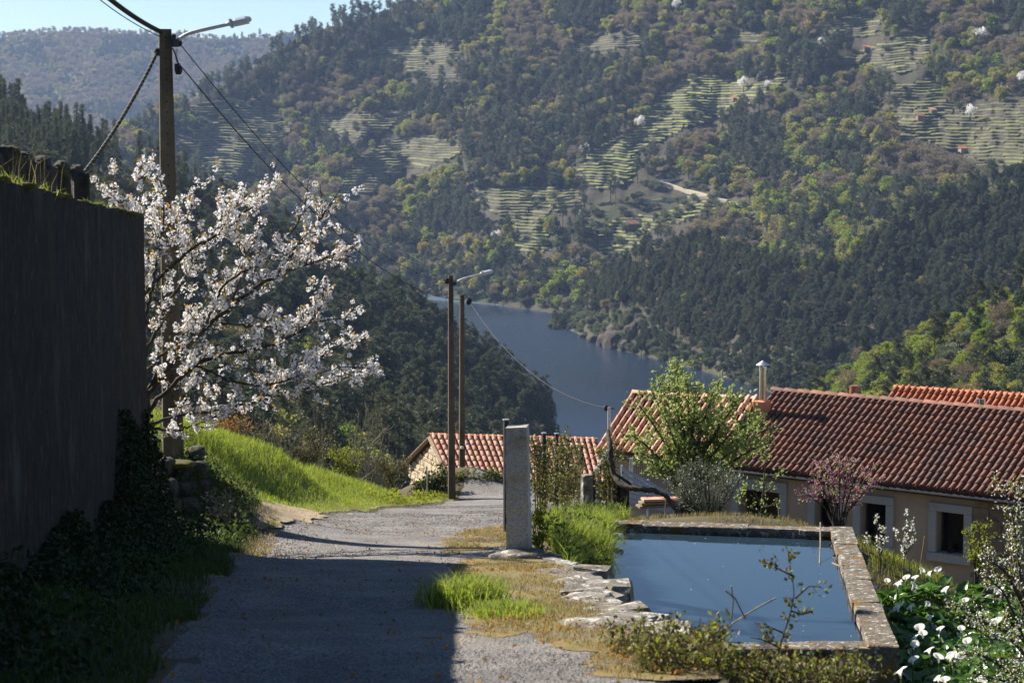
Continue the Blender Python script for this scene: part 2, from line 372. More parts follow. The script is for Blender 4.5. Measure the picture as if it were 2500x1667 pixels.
M['ivy'] = leafmat('ivy', [(0.015, 0.027, 0.009), (0.024, 0.039, 0.012), (0.033, 0.048, 0.012), (0.018, 0.030, 0.018)], .25, rough=.6, spec=.2)
M['maple'] = leafmat('fresh green leaves', [(.21, .28, .06), (.3, .36, .1), (.36, .41, .16), (.15, .21, .04)], .45, rough=.45)
M['olive'] = leafmat('silver olive leaves', [(.14, .16, .1), (.22, .24, .17), (.1, .12, .06), (.28, .3, .24)], .25, rough=.4, spec=.4)
M['pinkbud'] = leafmat('pink blossom', [(.45, .14, .3), (.5, .2, .36), (.35, .09, .22)], .4)
M['callaleaf'] = leafmat('calla leaves', [(0.041, 0.108, 0.017), (0.068, 0.149, 0.022), (0.101, 0.189, 0.027)], .35, rough=.3, spec=.5)
M['spathe'] = leafmat('calla spathe', [(.82, .82, .78), (.88, .88, .85)], .4, rough=.5)
M['spadix'] = surf('yellow spadix', [(.4, (.6, .4, .03)), (.6, (.65, .45, .05))], 5)
M['bramble'] = leafmat('bramble leaves', [(0.084, 0.096, 0.036), (0.132, 0.144, 0.036), (0.156, 0.120, 0.060), (0.072, 0.066, 0.036), (0.192, 0.204, 0.048), (0.240, 0.144, 0.060)], .35, rough=.45)
M['limeweed'] = leafmat('yellow green leaves', [(.2, .24, .02), (.27, .27, .03), (.13, .18, .02)], .5)
M['redweed'] = leafmat('reddish herbs', [(.34, .12, .04), (.4, .22, .05), (.25, .2, .04)], .4)
M['scrubland'] = surf('hillside undergrowth', [(.3, (0.027, 0.027, 0.015)), (.5, (0.048, 0.042, 0.024)), (.7, (0.066, 0.054, 0.033))], .03, .95, 0, spots=[(.012, .55, .7, (0.042, 0.054, 0.015))], world=True, fine=(.3, .35))
M['rockface'] = surf('brown shore rock', [(.3, (0.036, 0.027, 0.020)), (.7, (0.086, 0.072, 0.054))], .3, .95, .6, 1, world=True)
M['terr_tread'] = surf('terrace grass', [(.3, (.08, .075, .035)), (.5, (.125, .125, .042)), (.7, (.165, .175, .05))], .025, .95, 0, world=True, spots=[(.06, .55, .7, (.09, .075, .05))], fine=(.35, .4))
M['terr_lush'] = surf('bright terrace grass', [(.3, (0.124, 0.141, 0.037)), (.7, (0.223, 0.240, 0.062))], .04, .95, 0, world=True, spots=[(.06, .58, .7, (0.107, 0.091, 0.058))], fine=(.35, .35))
M['terr_wall'] = surf('terrace dry stone', [(.3, (.05, .046, .036)), (.7, (.1, .092, .07))], .3, .95, 0, world=True)
M['track'] = surf('pale dirt track', [(.3, (.38, .33, .23)), (.7, (.5, .45, .33))], .2, .95, 0, world=True)
# ------------------------------------------------------------------ near terrain
def interp(tab): a = np.array(tab, float); return lambda y: np.interp(y, a[:, 0], a[:, 1])
ZR = interp([(-20, 1.4), (43, -8.05), (58, -10.55), (66, -11.84), (70, -12.0), (80, -15)])
XLR = interp([(-20, .8), (0, -1.2), (13, -2.46), (28.7, -4.0), (36, -4.45), (42, -4.3), (45, -4.05), (48, -3.7), (51, -3.2), (54.5, -2.7), (58, -2.25), (66, -1.95), (70, -1.3)])
XR = interp([(-20, 3), (8, 1.9), (13, 1.5), (16, 1.1), (19, .95), (22.8, .86), (26.6, .55), (30, .45), (36, .6), (44, .9), (60, 3), (72, 5)])
WR = interp([(-5, .3), (26, .3), (30, 1.0), (36, 2), (44, 3)])
WALLX = lambda y: -5.30 + .1025 * (28.7 - np.asarray(y, float))       # face of the concrete wall
WALLEND = 28.7
WTOP = interp([(-20, 1.9), (10, .05), (15.7, -.29), (20, -.55), (24, -.78), (28.7, -1.05)])

def mq(pts, c=1.0):
    p = np.array(pts, float); A = np.sqrt(((p[:, None, :2] - p[None, :, :2]) ** 2).sum(-1) + c * c)
    n = len(p); K = np.zeros((n + 3, n + 3)); K[:n, :n] = A; K[:n, n] = 1; K[:n, n + 1:] = p[:, :2]; K[n, :n] = 1; K[n + 1:, :n] = p[:, :2].T
    w = np.linalg.solve(K, np.concatenate([p[:, 2], np.zeros(3)]))
    def f(x, y):
        x = np.asarray(x, float); y = np.asarray(y, float); sh = x.shape; x = x.ravel(); y = y.ravel(); o = np.empty(len(x))
        for i in range(0, len(x), 40000):
            X = x[i:i + 40000]; Y = y[i:i + 40000]
            o[i:i + 40000] = np.sqrt((X[:, None] - p[:, 0]) ** 2 + (Y[:, None] - p[:, 1]) ** 2 + c * c) @ w[:n] + w[n] + w[n + 1] * X + w[n + 2] * Y
        return o.reshape(sh)
    return f
Lp = []
for y in (-15, -5, 2, 8, 13, 18, 23, 27, 31, 36, 41, 45, 50, 55, 60, 66):
    for t in (0, .5, 1): Lp.append((XLR(y) + t * (XR(y) - XLR(y)), y, ZR(y)))
for y in (43, 46, 48.5, 51, 53.5, 57, 60.5): Lp.append((XLR(y) - .35, y, ZR(y) + .04))
for y in (0, 8, 14, 20, 26): Lp.append((WALLX(y) + .2, y, ZR(y) + .35))
for q in ((420, 1118, 33), (400, 1110, 36), (480, 1150, 34), (450, 1132, 38), (560, 1116, 45), (690, 1124, 49), (800, 1168, 54), (900, 1196, 57), (1000, 1220, 61),
          (500, 1212, 39), (600, 1240, 40.5), (620, 1180, 45), (750, 1190, 50), (430, 1330, 29.5), (520, 1320, 31), (560, 1270, 35)):
    Lp.append(tuple(P(*q)))
Lp += [(-11, 52, -8.2), (-13, 42, -5.2), (-20, 60, -13), (-7, 63, -12.2), (-5, 76, -17), (-12, 80, -22), (-3, 95, -28), (-20, 100, -32), (-36, 60, -15), (-36, 30, -3), (-13, 31, -4.0), (-9, 31, -4.6),
       (-1.6, 68.6, -11.2), (-.2, 68.6, -11.55), (-3.4, 69.5, -12.0), (3, 68, -12.3), (1.5, 66, -12.0), (0, 80, -16), (8, 90, -22), (-36, 0, 0), (20, 0, -4), (20, 60, -14), (-5, 67, -12.3)]
Rp = [(2, 10, -6.2), (6, 10, -6.6), (12, 10, -7.2), (1.3, 18, -6.5), (6, 20, -7.1), (12, 20, -7.6), (5.6, 25, -7.25), (9, 25, -7.5), (5.9, 31, -7.8), (9, 32, -8.3), (12, 35, -8.9), (8, 40, -9.5),
      (11, 43, -10.1), (14, 42, -10.1), (9.5, 47, -10.7), (3, 34.2, -6.55), (5, 34.2, -6.65), (1.2, 34, -6.6), (2, 38, -7.3), (5, 38, -7.5), (6.6, 36.5, -7.6), (4, 44, -9.0), (1.5, 44, -8.3), (3, 50, -10.2), (6.5, 50, -10.9),
      (1.15, 27, -6.05), (1.3, 30, -6.2), (1.4, 32.5, -6.35), (2, 58, -11.2), (5, 60, -12), (12, 60, -13), (25, 30, -10), (25, 50, -13), (25, 10, -9), (20, 70, -18), (5, 75, -16), (5, 100, -30), (25, 100, -36), (36, 60, -20), (36, 5, -9)]
fL = mq(Lp); fR = mq(Rp)
POOL = [(1.05, 24.4), (4.43, 24.44), (5.1, 31.4), (1.58, 32.1)]      # water outline
WATER = -6.30
def gz(x, y):
    x = np.asarray(x, float); y = np.asarray(y, float)
    k = sstep((x - XR(y)) / WR(y)); return fL(x, y) * (1 - k) + fR(x, y) * k
POOLBIG = [(.8, 24.1), (4.75, 24.1), (5.45, 31.7), (1.3, 32.4)]

def grid_obj(name, xs, ys, fz, mat, keep=None, smooth=True):
    X, Y = np.meshgrid(xs, ys); Z = fz(X, Y); nx, ny = len(xs), len(ys)
    V = np.stack([X, Y, Z], -1).reshape(-1, 3); i = np.arange(ny - 1)[:, None] * nx; j = np.arange(nx - 1)[None]
    Fq = np.stack([i + j, i + j + 1, i + nx + j + 1, i + nx + j], -1).reshape(-1, 4)
    if keep is not None: c = V[Fq].mean(1); Fq = Fq[keep(c[:, 0], c[:, 1])]
    return tag(G().add(V, Fq).build(name, mat, smooth=smooth), kind='structure')

def ground_z(X, Y):
    Z = gz(X, Y)
    r = (X > XLR(Y) + .15) & (X < XR(Y) - .1) & (Y < 69)
    Z = Z - .06 * r + .03 * fbm(X * .9, Y * .9, 3) * (~r)
    Z = np.where(inpoly(X, Y, POOLBIG), -8.3, Z)
    Z = np.where((X < WALLX(Y) - .1) & (Y < WALLEND - .2), np.minimum(Z, WTOP(Y) - 1.5), Z)
    return Z
xs = np.unique(np.concatenate([np.linspace(-38, -9, 40), np.linspace(-9, 7, 110), np.linspace(7, 16, 40), np.linspace(16, 38, 20)]))
ys = np.unique(np.concatenate([np.linspace(-16, 8, 20), np.linspace(8, 48, 190), np.linspace(48, 76, 90), np.linspace(76, 112, 24)]))
ground = grid_obj('ground', xs, ys, ground_z, M['soil'])
tag(ground, 'grassy earth slope falling from the road to the gardens and the valley', 'ground')

# road sheet with ragged edges
ry = np.concatenate([np.linspace(-16, 8, 30), np.linspace(8.2, 69, 300)]); rt = np.linspace(0, 1, 34)
RY, RT = np.meshgrid(ry, rt, indexing='ij')
xl = XLR(RY) + .25 * fbm(RY * .8, RY * 0, 5) ; xr = XR(RY) - .32 + .35 * fbm(RY * .7, RY * 0 + 4, 6)
RX = xl + (xr - xl) * RT
RZ = gz(RX, RY) + .012 * fbm(RX * 2.2, RY * 2.2, 9) + .03 * fbm(RX * .5, RY * .35, 11) - .03 * (np.abs(RT - .5) * 2) ** 8
i = np.arange(len(ry) - 1)[:, None] * len(rt); j = np.arange(len(rt) - 1)[None]
Fq = np.stack([i + j, i + j + 1, i + len(rt) + j + 1, i + len(rt) + j], -1).reshape(-1, 4)
road = tag(G().add(np.stack([RX, RY, RZ], -1), Fq).build('road', M['asphalt'], smooth=True), 'worn grey asphalt lane running downhill between the dark wall and the pool', 'road', kind='structure')
def road_z(x, y): return gz(x, y)

# upper terrace behind the concrete wall
def terr_z(X, Y): return np.maximum(WTOP(Y), -1.6) - .15 + np.clip((WALLX(Y) - X - .4) * .12, 0, 4) + .1 * fbm(X * .7, Y * .7, 8)
ty = np.linspace(-16, 28.5, 120); tt = np.linspace(0, 1, 40) ** 1.5
TY, TT = np.meshgrid(ty, tt, indexing='ij'); TX = WALLX(TY) - .3 - TT * 30; TZ = terr_z(TX, TY)
i = np.arange(len(ty) - 1)[:, None] * len(tt); j = np.arange(len(tt) - 1)[None]
Fq = np.stack([i + j, i + len(tt) + j, i + len(tt) + j + 1, i + j + 1], -1).reshape(-1, 4)
tag(G().add(np.stack([TX, TY, TZ], -1), Fq).build('terrace_ground', M['soil'], smooth=True), 'grassy raised terrace held up by the dark concrete wall', 'ground', kind='structure')

# dirt patch and dry verge as thin sheets
def sheet(name, poly, mat, dz, label, n=170, edge=.25, lane=False):
    p = np.array(poly); xs = np.linspace(p[:, 0].min() - .3, p[:, 0].max() + .3, n); ys = np.linspace(p[:, 1].min() - .3, p[:, 1].max() + .3, n * 2)
    X, Y = np.meshgrid(xs, ys); Z = gz(X, Y) + dz + (.03 * fbm(X * .9, Y * .9, 3) if not lane else .03 * fbm(X * .5, Y * .35, 11) + .012 * fbm(X * 2.2, Y * 2.2, 9)) + .006 * fbm(X * 5, Y * 5, 21)
    V = np.stack([X, Y, Z], -1).reshape(-1, 3); nx = len(xs); i = np.arange(len(ys) - 1)[:, None] * nx; j = np.arange(nx - 1)[None]
    Fq = np.stack([i + j, i + j + 1, i + nx + j + 1, i + nx + j], -1).reshape(-1, 4); c = V[Fq].mean(1)
    k = inpoly(c[:, 0] + edge * 3 * fbm(c[:, 0] * 2.5, c[:, 1] * 2.5, 31), c[:, 1] + edge * 3 * fbm(c[:, 0] * 2, c[:, 1] * 2, 37), poly)
    if lane: k &= c[:, 0] < XR(c[:, 1]) - .1
    return tag(G().add(V, Fq[k]).build(name, mat, smooth=True), label, 'ground', kind='structure')
def onroad(px, py, lo=6., hi=75.):
    """where the pixel's sight line meets the near ground"""
    for d in np.arange(lo, hi, .1):
        p = P(px, py, d)
        if p[2] <= float(gz(p[0], p[1])): return p
    return P(px, py, hi)
dirt_poly = [tuple(onroad(*q)[:2]) for q in ((495, 1205), (560, 1215), (640, 1228), (740, 1244), (790, 1256), (770, 1276), (700, 1290), (620, 1310), (560, 1285), (510, 1245))]
sheet('dirt_patch', dirt_poly, M['dirt'], .03, 'bare sandy dirt patch below the grassy bank')
verge_poly = [tuple(onroad(*q)[:2]) for q in ((1240, 1352), (1120, 1372), (1100, 1400), (1170, 1420), (1210, 1440), (1290, 1480), (1180, 1500), (1150, 1560), (1290, 1545), (1330, 1580), (1420, 1600), (1480, 1660), (1700, 1664))] + [(float(XR(y)) - .05, y) for y in (13, 15, 17, 19, 21, 23, 25, 26.4)]
sheet('dry_verge', verge_poly, M['drygrass'], .003, 'dry grassy verge between the asphalt and the stone edge of the pool garden', lane=True)
verge2 = [tuple(onroad(*q)[:2]) for q in ((1085, 1325), (1150, 1290), (1240, 1280), (1240, 1330), (1160, 1345), (1090, 1350))]
sheet('dry_verge', verge2, M['drygrass'], .003, 'small dry grassy patch on the road just before the granite post', lane=True)

# ------------------------------------------------------------------ far terrain
class Hill:
    def __init__(s, cols, n=60, step=10, relief=.012, nf=.008, seed=0):
        """cols: (px, [(py, d), ...bottom to top])"""
        pxs = np.array([c[0] for c in cols], float); m = max(len(c[1]) for c in cols); t = np.linspace(0, 1, n)
        def col(c):
            a = np.array(c, float); k = np.linspace(0, 1, len(a)); return np.interp(t, k, a[:, 0]), np.interp(t, k, a[:, 1])
        PY = np.array([col(c[1])[0] for c in cols]); D = np.array([col(c[1])[1] for c in cols])
        s.px = np.arange(pxs[0], pxs[-1] + step, step)
        w = np.array([np.interp(s.px, pxs, PY[:, q]) for q in range(n)]).T; dd = np.array([np.interp(s.px, pxs, D[:, q]) for q in range(n)]).T
        def sm(a):
            for _ in range(6): b = np.pad(a, ((1, 1), (0, 0)), 'edge'); a = (b[:-2] + 2 * a + b[2:]) / 4
            return a
        w = sm(w); dd = sm(dd)
        s.py = w; PX = np.repeat(s.px[:, None], n, 1)
        env = np.sin(np.linspace(0, 1, n) * math.pi)[None] ** .5
        dd = dd * (1 + relief * env * 2 * fbm(PX * nf + .35 * w * nf, w * nf * .7, seed, 5))
        x = (PX - 1250) / F; v = (833.5 - w) / F; k = dd / (cp + v * sp_)
        s.X = np.stack([x * k, dd, (-sp_ + v * cp) * k], -1); s.n = n
        # back side falls away
    def build(s, name, mat, label):
        V = s.X; back = V[:, -1:] + np.array([0, 60, -25.]); back2 = V[:, -1:] + np.array([0, 220, -150.])
        V = np.concatenate([V, back, np.maximum(back2, [-1e9, -1e9, -134])], 1); a, b = V.shape[:2]
        V[..., 2] = np.maximum(V[..., 2], -134)
        i = np.arange(a - 1)[:, None] * b; j = np.arange(b - 1)[None]
        Fq = np.stack([i + j, i + b + j, i + b + j + 1, i + j + 1], -1).reshape(-1, 4)
        return tag(G().add(V, Fq).build(name, mat, smooth=True), label, 'hill', kind='structure')
    def sample(s, n, r):
        A = s.X[:-1, :-1]; B = s.X[1:, :-1]; C = s.X[:-1, 1:]; D = s.X[1:, 1:]
        ar = np.linalg.norm(np.cross(B - A, C - A), axis=-1)
        if n < 1: n = int(ar.sum() * n)
        c = r.choice(ar.size, n, p=(ar / ar.sum()).ravel()); u = r.random(n)[:, None]; v = r.random(n)[:, None]
        g = lambda q: q.reshape(-1, 3)[c]
        return g(A) * (1 - u) * (1 - v) + g(B) * u * (1 - v) + g(C) * (1 - u) * v + g(D) * u * v
    def column(s, px):
        k = np.clip((px - s.px[0]) / (s.px[1] - s.px[0]), 0, len(s.px) - 1.001); i = int(k); f = k - i
        return s.X[i] * (1 - f) + s.X[i + 1] * f, s.py[i] * (1 - f) + s.py[i + 1] * f
    def at(s, px, py):
        c, y = s.column(px); o = np.argsort(y); return np.array([np.interp(py, y[o], c[o, q]) for q in range(3)])

hillB = Hill([(150, [(640, 1560), (380, 1850)]), (287, [(660, 1580), (500, 1720), (336, 1870)]), (440, [(680, 1590), (460, 1750), (254, 1930)]), (559, [(690, 1590), (450, 1780), (201, 2000)]),
              (650, [(695, 1590), (440, 1800), (143, 2040)]), (719, [(700, 1590), (420, 1800), (95, 2060)]), (830, [(705, 1585), (400, 1800), (58, 2080)]), (1000, [(716, 1570), (380, 1800), (8, 2100)]),
              (1200, [(742, 1490), (560, 1560), (330, 1760), (-40, 2090)]), (1400, [(772, 1385), (560, 1520), (320, 1720), (-90, 2080)]), (1600, [(640, 1430), (500, 1540), (280, 1720), (-110, 2030)]),
              (1800, [(700, 1330), (640, 1370), (480, 1500), (260, 1680), (-130, 1960)]), (2000, [(730, 1230), (640, 1300), (440, 1460), (220, 1650), (-150, 1910)]), (2250, [(690, 1170), (560, 1270), (400, 1400), (200, 1580), (-165, 1850)]),
              (2500, [(620, 1160), (520, 1250), (380, 1360), (180, 1540), (-175, 1800)]), (2720, [(500, 1230), (180, 1500), (-180, 1770)])], 90, 10, .032, .007, 1)
hillA = Hill([(-160, [(420, 3300), (112, 4500)]), (0, [(420, 3300), (92, 4600)]), (130, [(420, 3300), (76, 4650)]), (280, [(420, 3350), (82, 4700)]), (400, [(420, 3400), (84, 4700)]), (560, [(420, 3400), (98, 4800)]), (700, [(420, 3500), (88, 4800)]), (820, [(420, 3500), (98, 4800)]), (1000, [(420, 3500), (130, 4800)])], 70, 12, .03, .007, 2)
hillC = Hill([(1340, [(806, 1285), (800, 1300)]), (1390, [(806, 1290), (780, 1325)]), (1440, [(832, 1212), (720, 1290)]), (1500, [(853, 1160), (668, 1250)]), (1580, [(872, 1120), (625, 1215)]), (1700, [(906, 1055), (600, 1180)]), (1850, [(950, 975), (650, 1110)]),
              (1950, [(985, 920), (670, 1080)]), (2050, [(990, 915), (645, 1060)]), (2150, [(1000, 900), (580, 1055)]), (2300, [(1000, 890), (495, 1065)]), (2400, [(1000, 880), (460, 1075)]), (2620, [(1000, 860), (430, 1070)])], 60, 10, .02, .008, 3)
hillD = Hill([(1860, [(1080, 640), (1040, 680)]), (1900, [(1090, 600), (1012, 670)]), (2000, [(1110, 500), (962, 640)]), (2100, [(1120, 420), (912, 600)]), (2200, [(1130, 380), (862, 570)]), (2300, [(1130, 340), (815, 550)]), (2400, [(1130, 310), (775, 530)]), (2500, [(1130, 290), (738, 515)]), (2620, [(1130, 280), (690, 500)])], 40, 10, .02, .01, 4)
hillE = Hill([(-120, [(1150, 185), (800, 260), (560, 430), (310, 640)]), (0, [(1150, 185), (820, 260), (580, 430), (326, 650)]), (200, [(1180, 190), (900, 265), (640, 430), (392, 670)]), (400, [(1250, 195), (1080, 270), (760, 450), (478, 690)]), (480, [(1260, 200), (1120, 280), (800, 460), (508, 700)]), (620, [(1260, 215), (1130, 310), (850, 500), (570, 720)]),
              (830, [(1260, 250), (1140, 360), (920, 540), (705, 750)]), (1000, [(1260, 310), (1140, 430), (960, 600), (785, 775)]), (1100, [(1240, 380), (1140, 500), (980, 650), (850, 790)]), (1200, [(1220, 470), (1135, 570), (1010, 690), (905, 795)]), (1280, [(1130, 640), (1040, 740), (950, 800)]), (1315, [(1100, 700), (1000, 805)]), (1345, [(1085, 770), (1050, 815)])], 60, 10, .03, .01, 5)
hillA.build('far_hill', M['scrubland'], 'distant blue wooded ridge under the sky')
hillB.build('far_hillside', M['scrubland'], 'broad wooded hillside with vineyard terraces across the river')
hillC.build('pine_hill', M['scrubland'], 'pine covered slope dropping to the river beyond the red roofs')
hillD.build('near_hill', M['scrubland'], 'yellow green wooded slope rising behind the red roofs')
hillE.build('near_spur', M['scrubland'], 'dark wooded spur dropping to the river behind the cherry tree')
RIV = -120.0
tag(G().add([(-900, 420, RIV), (900, 420, RIV), (900, 2400, RIV), (-900, 2400, RIV)], [(0, 1, 2, 3)]).build('river', M['river']), 'calm blue river bending through the valley', 'river', kind='structure')

TER = {
 'T1': [(436, 348), (627, 245), (673, 275), (704, 318), (696, 367), (628, 405), (612, 451), (551, 444), (494, 417), (432, 367)],
 'T1b': [(459, 262), (560, 243), (592, 255), (540, 287), (470, 282)],
 'T2': [(765, 292), (850, 279), (968, 279), (972, 306), (926, 329), (876, 342), (800, 325)],
 'T3': [(884, 383), (976, 340), (1045, 333), (1129, 363), (1121, 383), (1037, 417), (991, 413), (922, 470), (838, 490), (819, 459)],
 'T4': [(945, 103), (1052, 92), (1068, 115), (1121, 134), (1106, 195), (1045, 198), (991, 191), (984, 153), (846, 166), (884, 145)],
 'T5': [(1389, 119), (1450, 96), (1527, 80), (1565, 103), (1561, 117), (1389, 136)],
 'T6': [(1395, 450), (1412, 405), (1468, 360), (1535, 330), (1590, 288), (1585, 255), (1635, 226), (1670, 202), (1734, 188), (1803, 205), (1868, 205), (1925, 186), (1890, 232), (1770, 276), (1732, 300), (1672, 318), (1640, 336), (1585, 356), (1545, 388), (1554, 410), (1540, 448), (1458, 470)],
 'T7': [(1129, 474), (1297, 457), (1412, 471), (1420, 505), (1328, 532), (1316, 576), (1251, 576), (1240, 536), (1198, 526), (1144, 499)],
 'T8': [(1251, 598), (1328, 569), (1342, 616), (1297, 628), (1255, 622)],
 'T9': [(1430, 575), (1519, 538), (1604, 529), (1677, 501), (1753, 492), (1768, 522), (1696, 538), (1600, 562), (1560, 602), (1530, 628), (1466, 622), (1456, 600)],
 'T10': [(2006, 69), (2090, 40), (2155, 42), (2151, 67), (2136, 90), (2090, 98), (2000, 101)],
 'T11': [(2036, 155), (2128, 122), (2197, 92), (2266, 92), (2270, 136), (2250, 155), (2212, 186), (2151, 182), (2147, 163), (2040, 168)],
 'T12': [(2170, 214), (2273, 197), (2308, 245), (2330, 262), (2500, 250), (2560, 250), (2560, 405), (2384, 415), (2358, 385), (2270, 354), (2193, 347), (2180, 306)],
 'T13': [(1730, 103), (1800, 78), (1860, 92), (1860, 107), (1740, 115)]}
TLAB = {'T1': 'scrubby grey terraced slope behind the concrete street lamp pole', 'T1b': 'small shaded terrace above the scrubby grey terraced slope', 'T2': 'narrow striped terraces high up between wooded gullies', 'T3': 'pale green terraced field in the middle of the wooded slope',
        'T4': 'highest terraces below the ridge where sky meets the hill', 'T5': 'pale terrace near the top of the hillside among brown oaks', 'T6': 'long ribbon of green terraces running down a rib of the hillside', 'T7': 'dark and brown terraces above the bend of the river',
        'T8': 'small brown terrace just above the riverside trees', 'T9': 'bright green terraced field with a red roofed hut', 'T10': 'uppermost terraces at the shaded end of the hillside', 'T11': 'terraced vineyard with a hut at its upper edge', 'T12': 'large striped vineyard terraces with an orange roofed hut', 'T13': 'small pinkish terrace among brown trees high on the hillside'}
def terrace(key, poly, h=2.3):
    a = np.array(poly, float); pxs = np.arange(a[:, 0].min() - 4, a[:, 0].max() + 6, 4.0)
    cols = [hillB.column(p) for p in pxs]
    zmin = min(c[0][np.argmin(np.abs(c[1] - a[:, 1].max()))][2] for c in cols) - 6; zmax = max(c[0][np.argmin(np.abs(c[1] - a[:, 1].min()))][2] for c in cols) + 6
    ks = np.arange(math.floor(zmin / h), math.ceil(zmax / h) + 1); seed = len(key) * 7 + int(key.strip('Tb'))
    nz = 5.0 * fbm(pxs / 90., pxs * 0 + seed, seed, 3); L = []
    PXY = []
    for ci, (c, y) in enumerate(cols):
        z = np.maximum.accumulate(c[:, 2] + np.arange(len(c)) * 1e-6); row = []; pr = []
        for k in ks:
            zz = k * h + nz[ci] + 1.1 * (hash2(np.array([float(k)]), np.array([float(ci // 9)]), seed)[0] - .5)
            X, Y = np.interp(zz, z, c[:, 0]), np.interp(zz, z, c[:, 1])
            row.append((X, Y - .4, zz + .5)); row.append((X, Y + .25, zz + .5 + h * (.5 + .2 * hash2(np.array([float(k)]), np.array([float(ci // 5)]), 3)[0]))); pr.append(np.interp(zz, z, y))
        L.append(row); PXY.append(pr)
    V = np.array(L); PYs = np.array(PXY); nc, nr = V.shape[:2]
    fr = []; mi = []
    jx = 34 * fbm(pxs / 22, pxs * 0, seed + 1, 3)
    for ci in range(nc - 1):
        for r in range(nr - 1):
            if not inpoly(np.array([pxs[ci] + jx[(ci + r * 3) % nc]]), np.array([PYs[ci, min(r // 2, PYs.shape[1] - 1)]]), poly)[0]: continue
            if vnoise(np.array([pxs[ci] / 14.]), np.array([r / 3. + seed]), 5)[0] > .9: continue
            i = ci * nr + r; fr.append((i, i + nr, i + nr + 1, i + 1)); mi.append(0 if r % 2 == 0 else 1)
    if not fr: return
    tread = M['terr_lush'] if key in ('T9', 'T6', 'T8') else M['terr_tread']
    o = G().add(V.reshape(-1, 3), np.array(fr), np.array(mi)).build('terraced_field', [M['terr_wall'], tread]); tag(o, TLAB[key], 'field', 'vineyard terraces on the far hillside', kind='structure')
for k, p in TER.items(): terrace(k, p)

def ribbon(name, hill, pts, width, mat, label, lift=1.2, cat='track'):
    c = np.array([hill.at(*q) for q in pts]); t = np.linspace(0, 1, 40); s = np.linspace(0, 1, len(c)); c = np.stack([np.interp(t, s, c[:, q]) for q in range(3)], 1)
    d = unit(np.gradient(c, axis=0)); w = unit(np.cross(d, [0, 0, 1.])) * width / 2; c = c + [0, 0, lift]
    V = np.concatenate([c - w, c + w]); n = len(c); i = np.arange(n - 1)
    g = G().add(V, np.stack([i, i + 1, i + n + 1, i + n], 1)); g.add(np.concatenate([c + w, c + w + [0, 0, -3.]]), np.stack([i, i + 1, i + n + 1, i + n], 1)); g.add(np.concatenate([c - w, c - w + [0, 0, -3.]]), np.stack([i, i + n, i + n + 1, i + 1], 1))
    return tag(g.build(name, mat), label, cat, kind='structure')
ribbon('dirt_track', hillB, [(1612, 446), (1650, 458), (1692, 470), (1735, 482), (1780, 494), (1830, 510)], 5, M['track'], 'pale dirt track zigzagging down the far hillside')
ribbon('dirt_track', hillB, [(1830, 511), (1800, 514), (1760, 524), (1730, 538)], 5, M['track'], 'lower leg of the pale dirt track beside the bright field')
ribbon('dirt_track', hillB, [(1612, 445), (1650, 438), (1700, 432)], 4, M['track'], 'faint upper leg of the pale dirt track')
ribbon('dirt_track', hillB, [(1560, 496), (1620, 489), (1680, 482), (1735, 483)], 4, M['track'], 'thin level path below the pale dirt track')
ribbon('asphalt_road', hillD, [(2118, 925), (2140, 918), (2165, 905), (2185, 892)], 7, M['asphalt'], 'short stretch of grey road between the yellow green trees')
clear_poly = [(2228, 940), (2270, 895), (2365, 845), (2407, 880), (2365, 915), (2308, 950)]
bank_poly = [(float(XLR(y)) - .02, y) for y in (37, 40, 43, 46, 49, 52, 56, 60, 64, 66)] + [(-3.0, 66.5), (-4.6, 61), (-6.6, 55), (-7.6, 50), (-8.6, 45), (-9, 38)]
sheet('bank_turf', bank_poly, M['turf'], .015, 'green turf of the sunlit bank beside the lane', 140, .12)
# ------------------------------------------------------------------ trees of the hillsides
PROTO = bpy.data.collections.new('tree_shapes')       # not linked: only the copies show
def crown_pts(r, blobs, n, shell=.55):
    k = r.choice(len(blobs), n, p=np.array([b[1] ** 2 for b in blobs]) / sum(b[1] ** 2 for b in blobs))
    c = np.array([b[0] for b in blobs])[k]; R = np.array([b[1] for b in blobs])[k]
    d = unit(r.normal(size=(n, 3))); d[:, 2] = np.where(d[:, 2] < -.5, -d[:, 2], d[:, 2])
    return c + d * (R * (shell + (1 - shell) * r.random(n)) * np.array([1]))[:, None] * [1, 1, .8], d

def make_broad(name, seed, n, leaf, mat, H=10., rx=3.6, rz=3.4, nb=16, wr=.75, bare=False):
    r = np.random.default_rng(seed); g = G()
    blobs = [(np.array([*(unit(r.normal(size=2)) * r.random() ** .6 * rx * .75), 0]) + [0, 0, H * .6 + r.uniform(-1, 1) * rz * .62], r.uniform(1.0, 1.9)) for _ in range(nb)]
    C, d = crown_pts(r, blobs, n, .3 if bare else .55)
    V, Fq = leaves(C, leaf, leaf * wr, axis=d, spread=1.3 if not bare else .6, r=r, up=.2); g.add(V, Fq, 0)
    g.tube([[0, 0, -1], [.1, 0, H * .3], [.2, .1, H * .6]], [.28, .2, .08], 5, 1)
    for b in blobs[::3]: g.tube([[.1, 0, H * .3], (np.array([.1, 0, H * .35]) + b[0]) / 2, b[0]], [.12, .08, .03], 4, 1, False)
    return g.build(name, [mat, M['bark']], coll=PROTO)

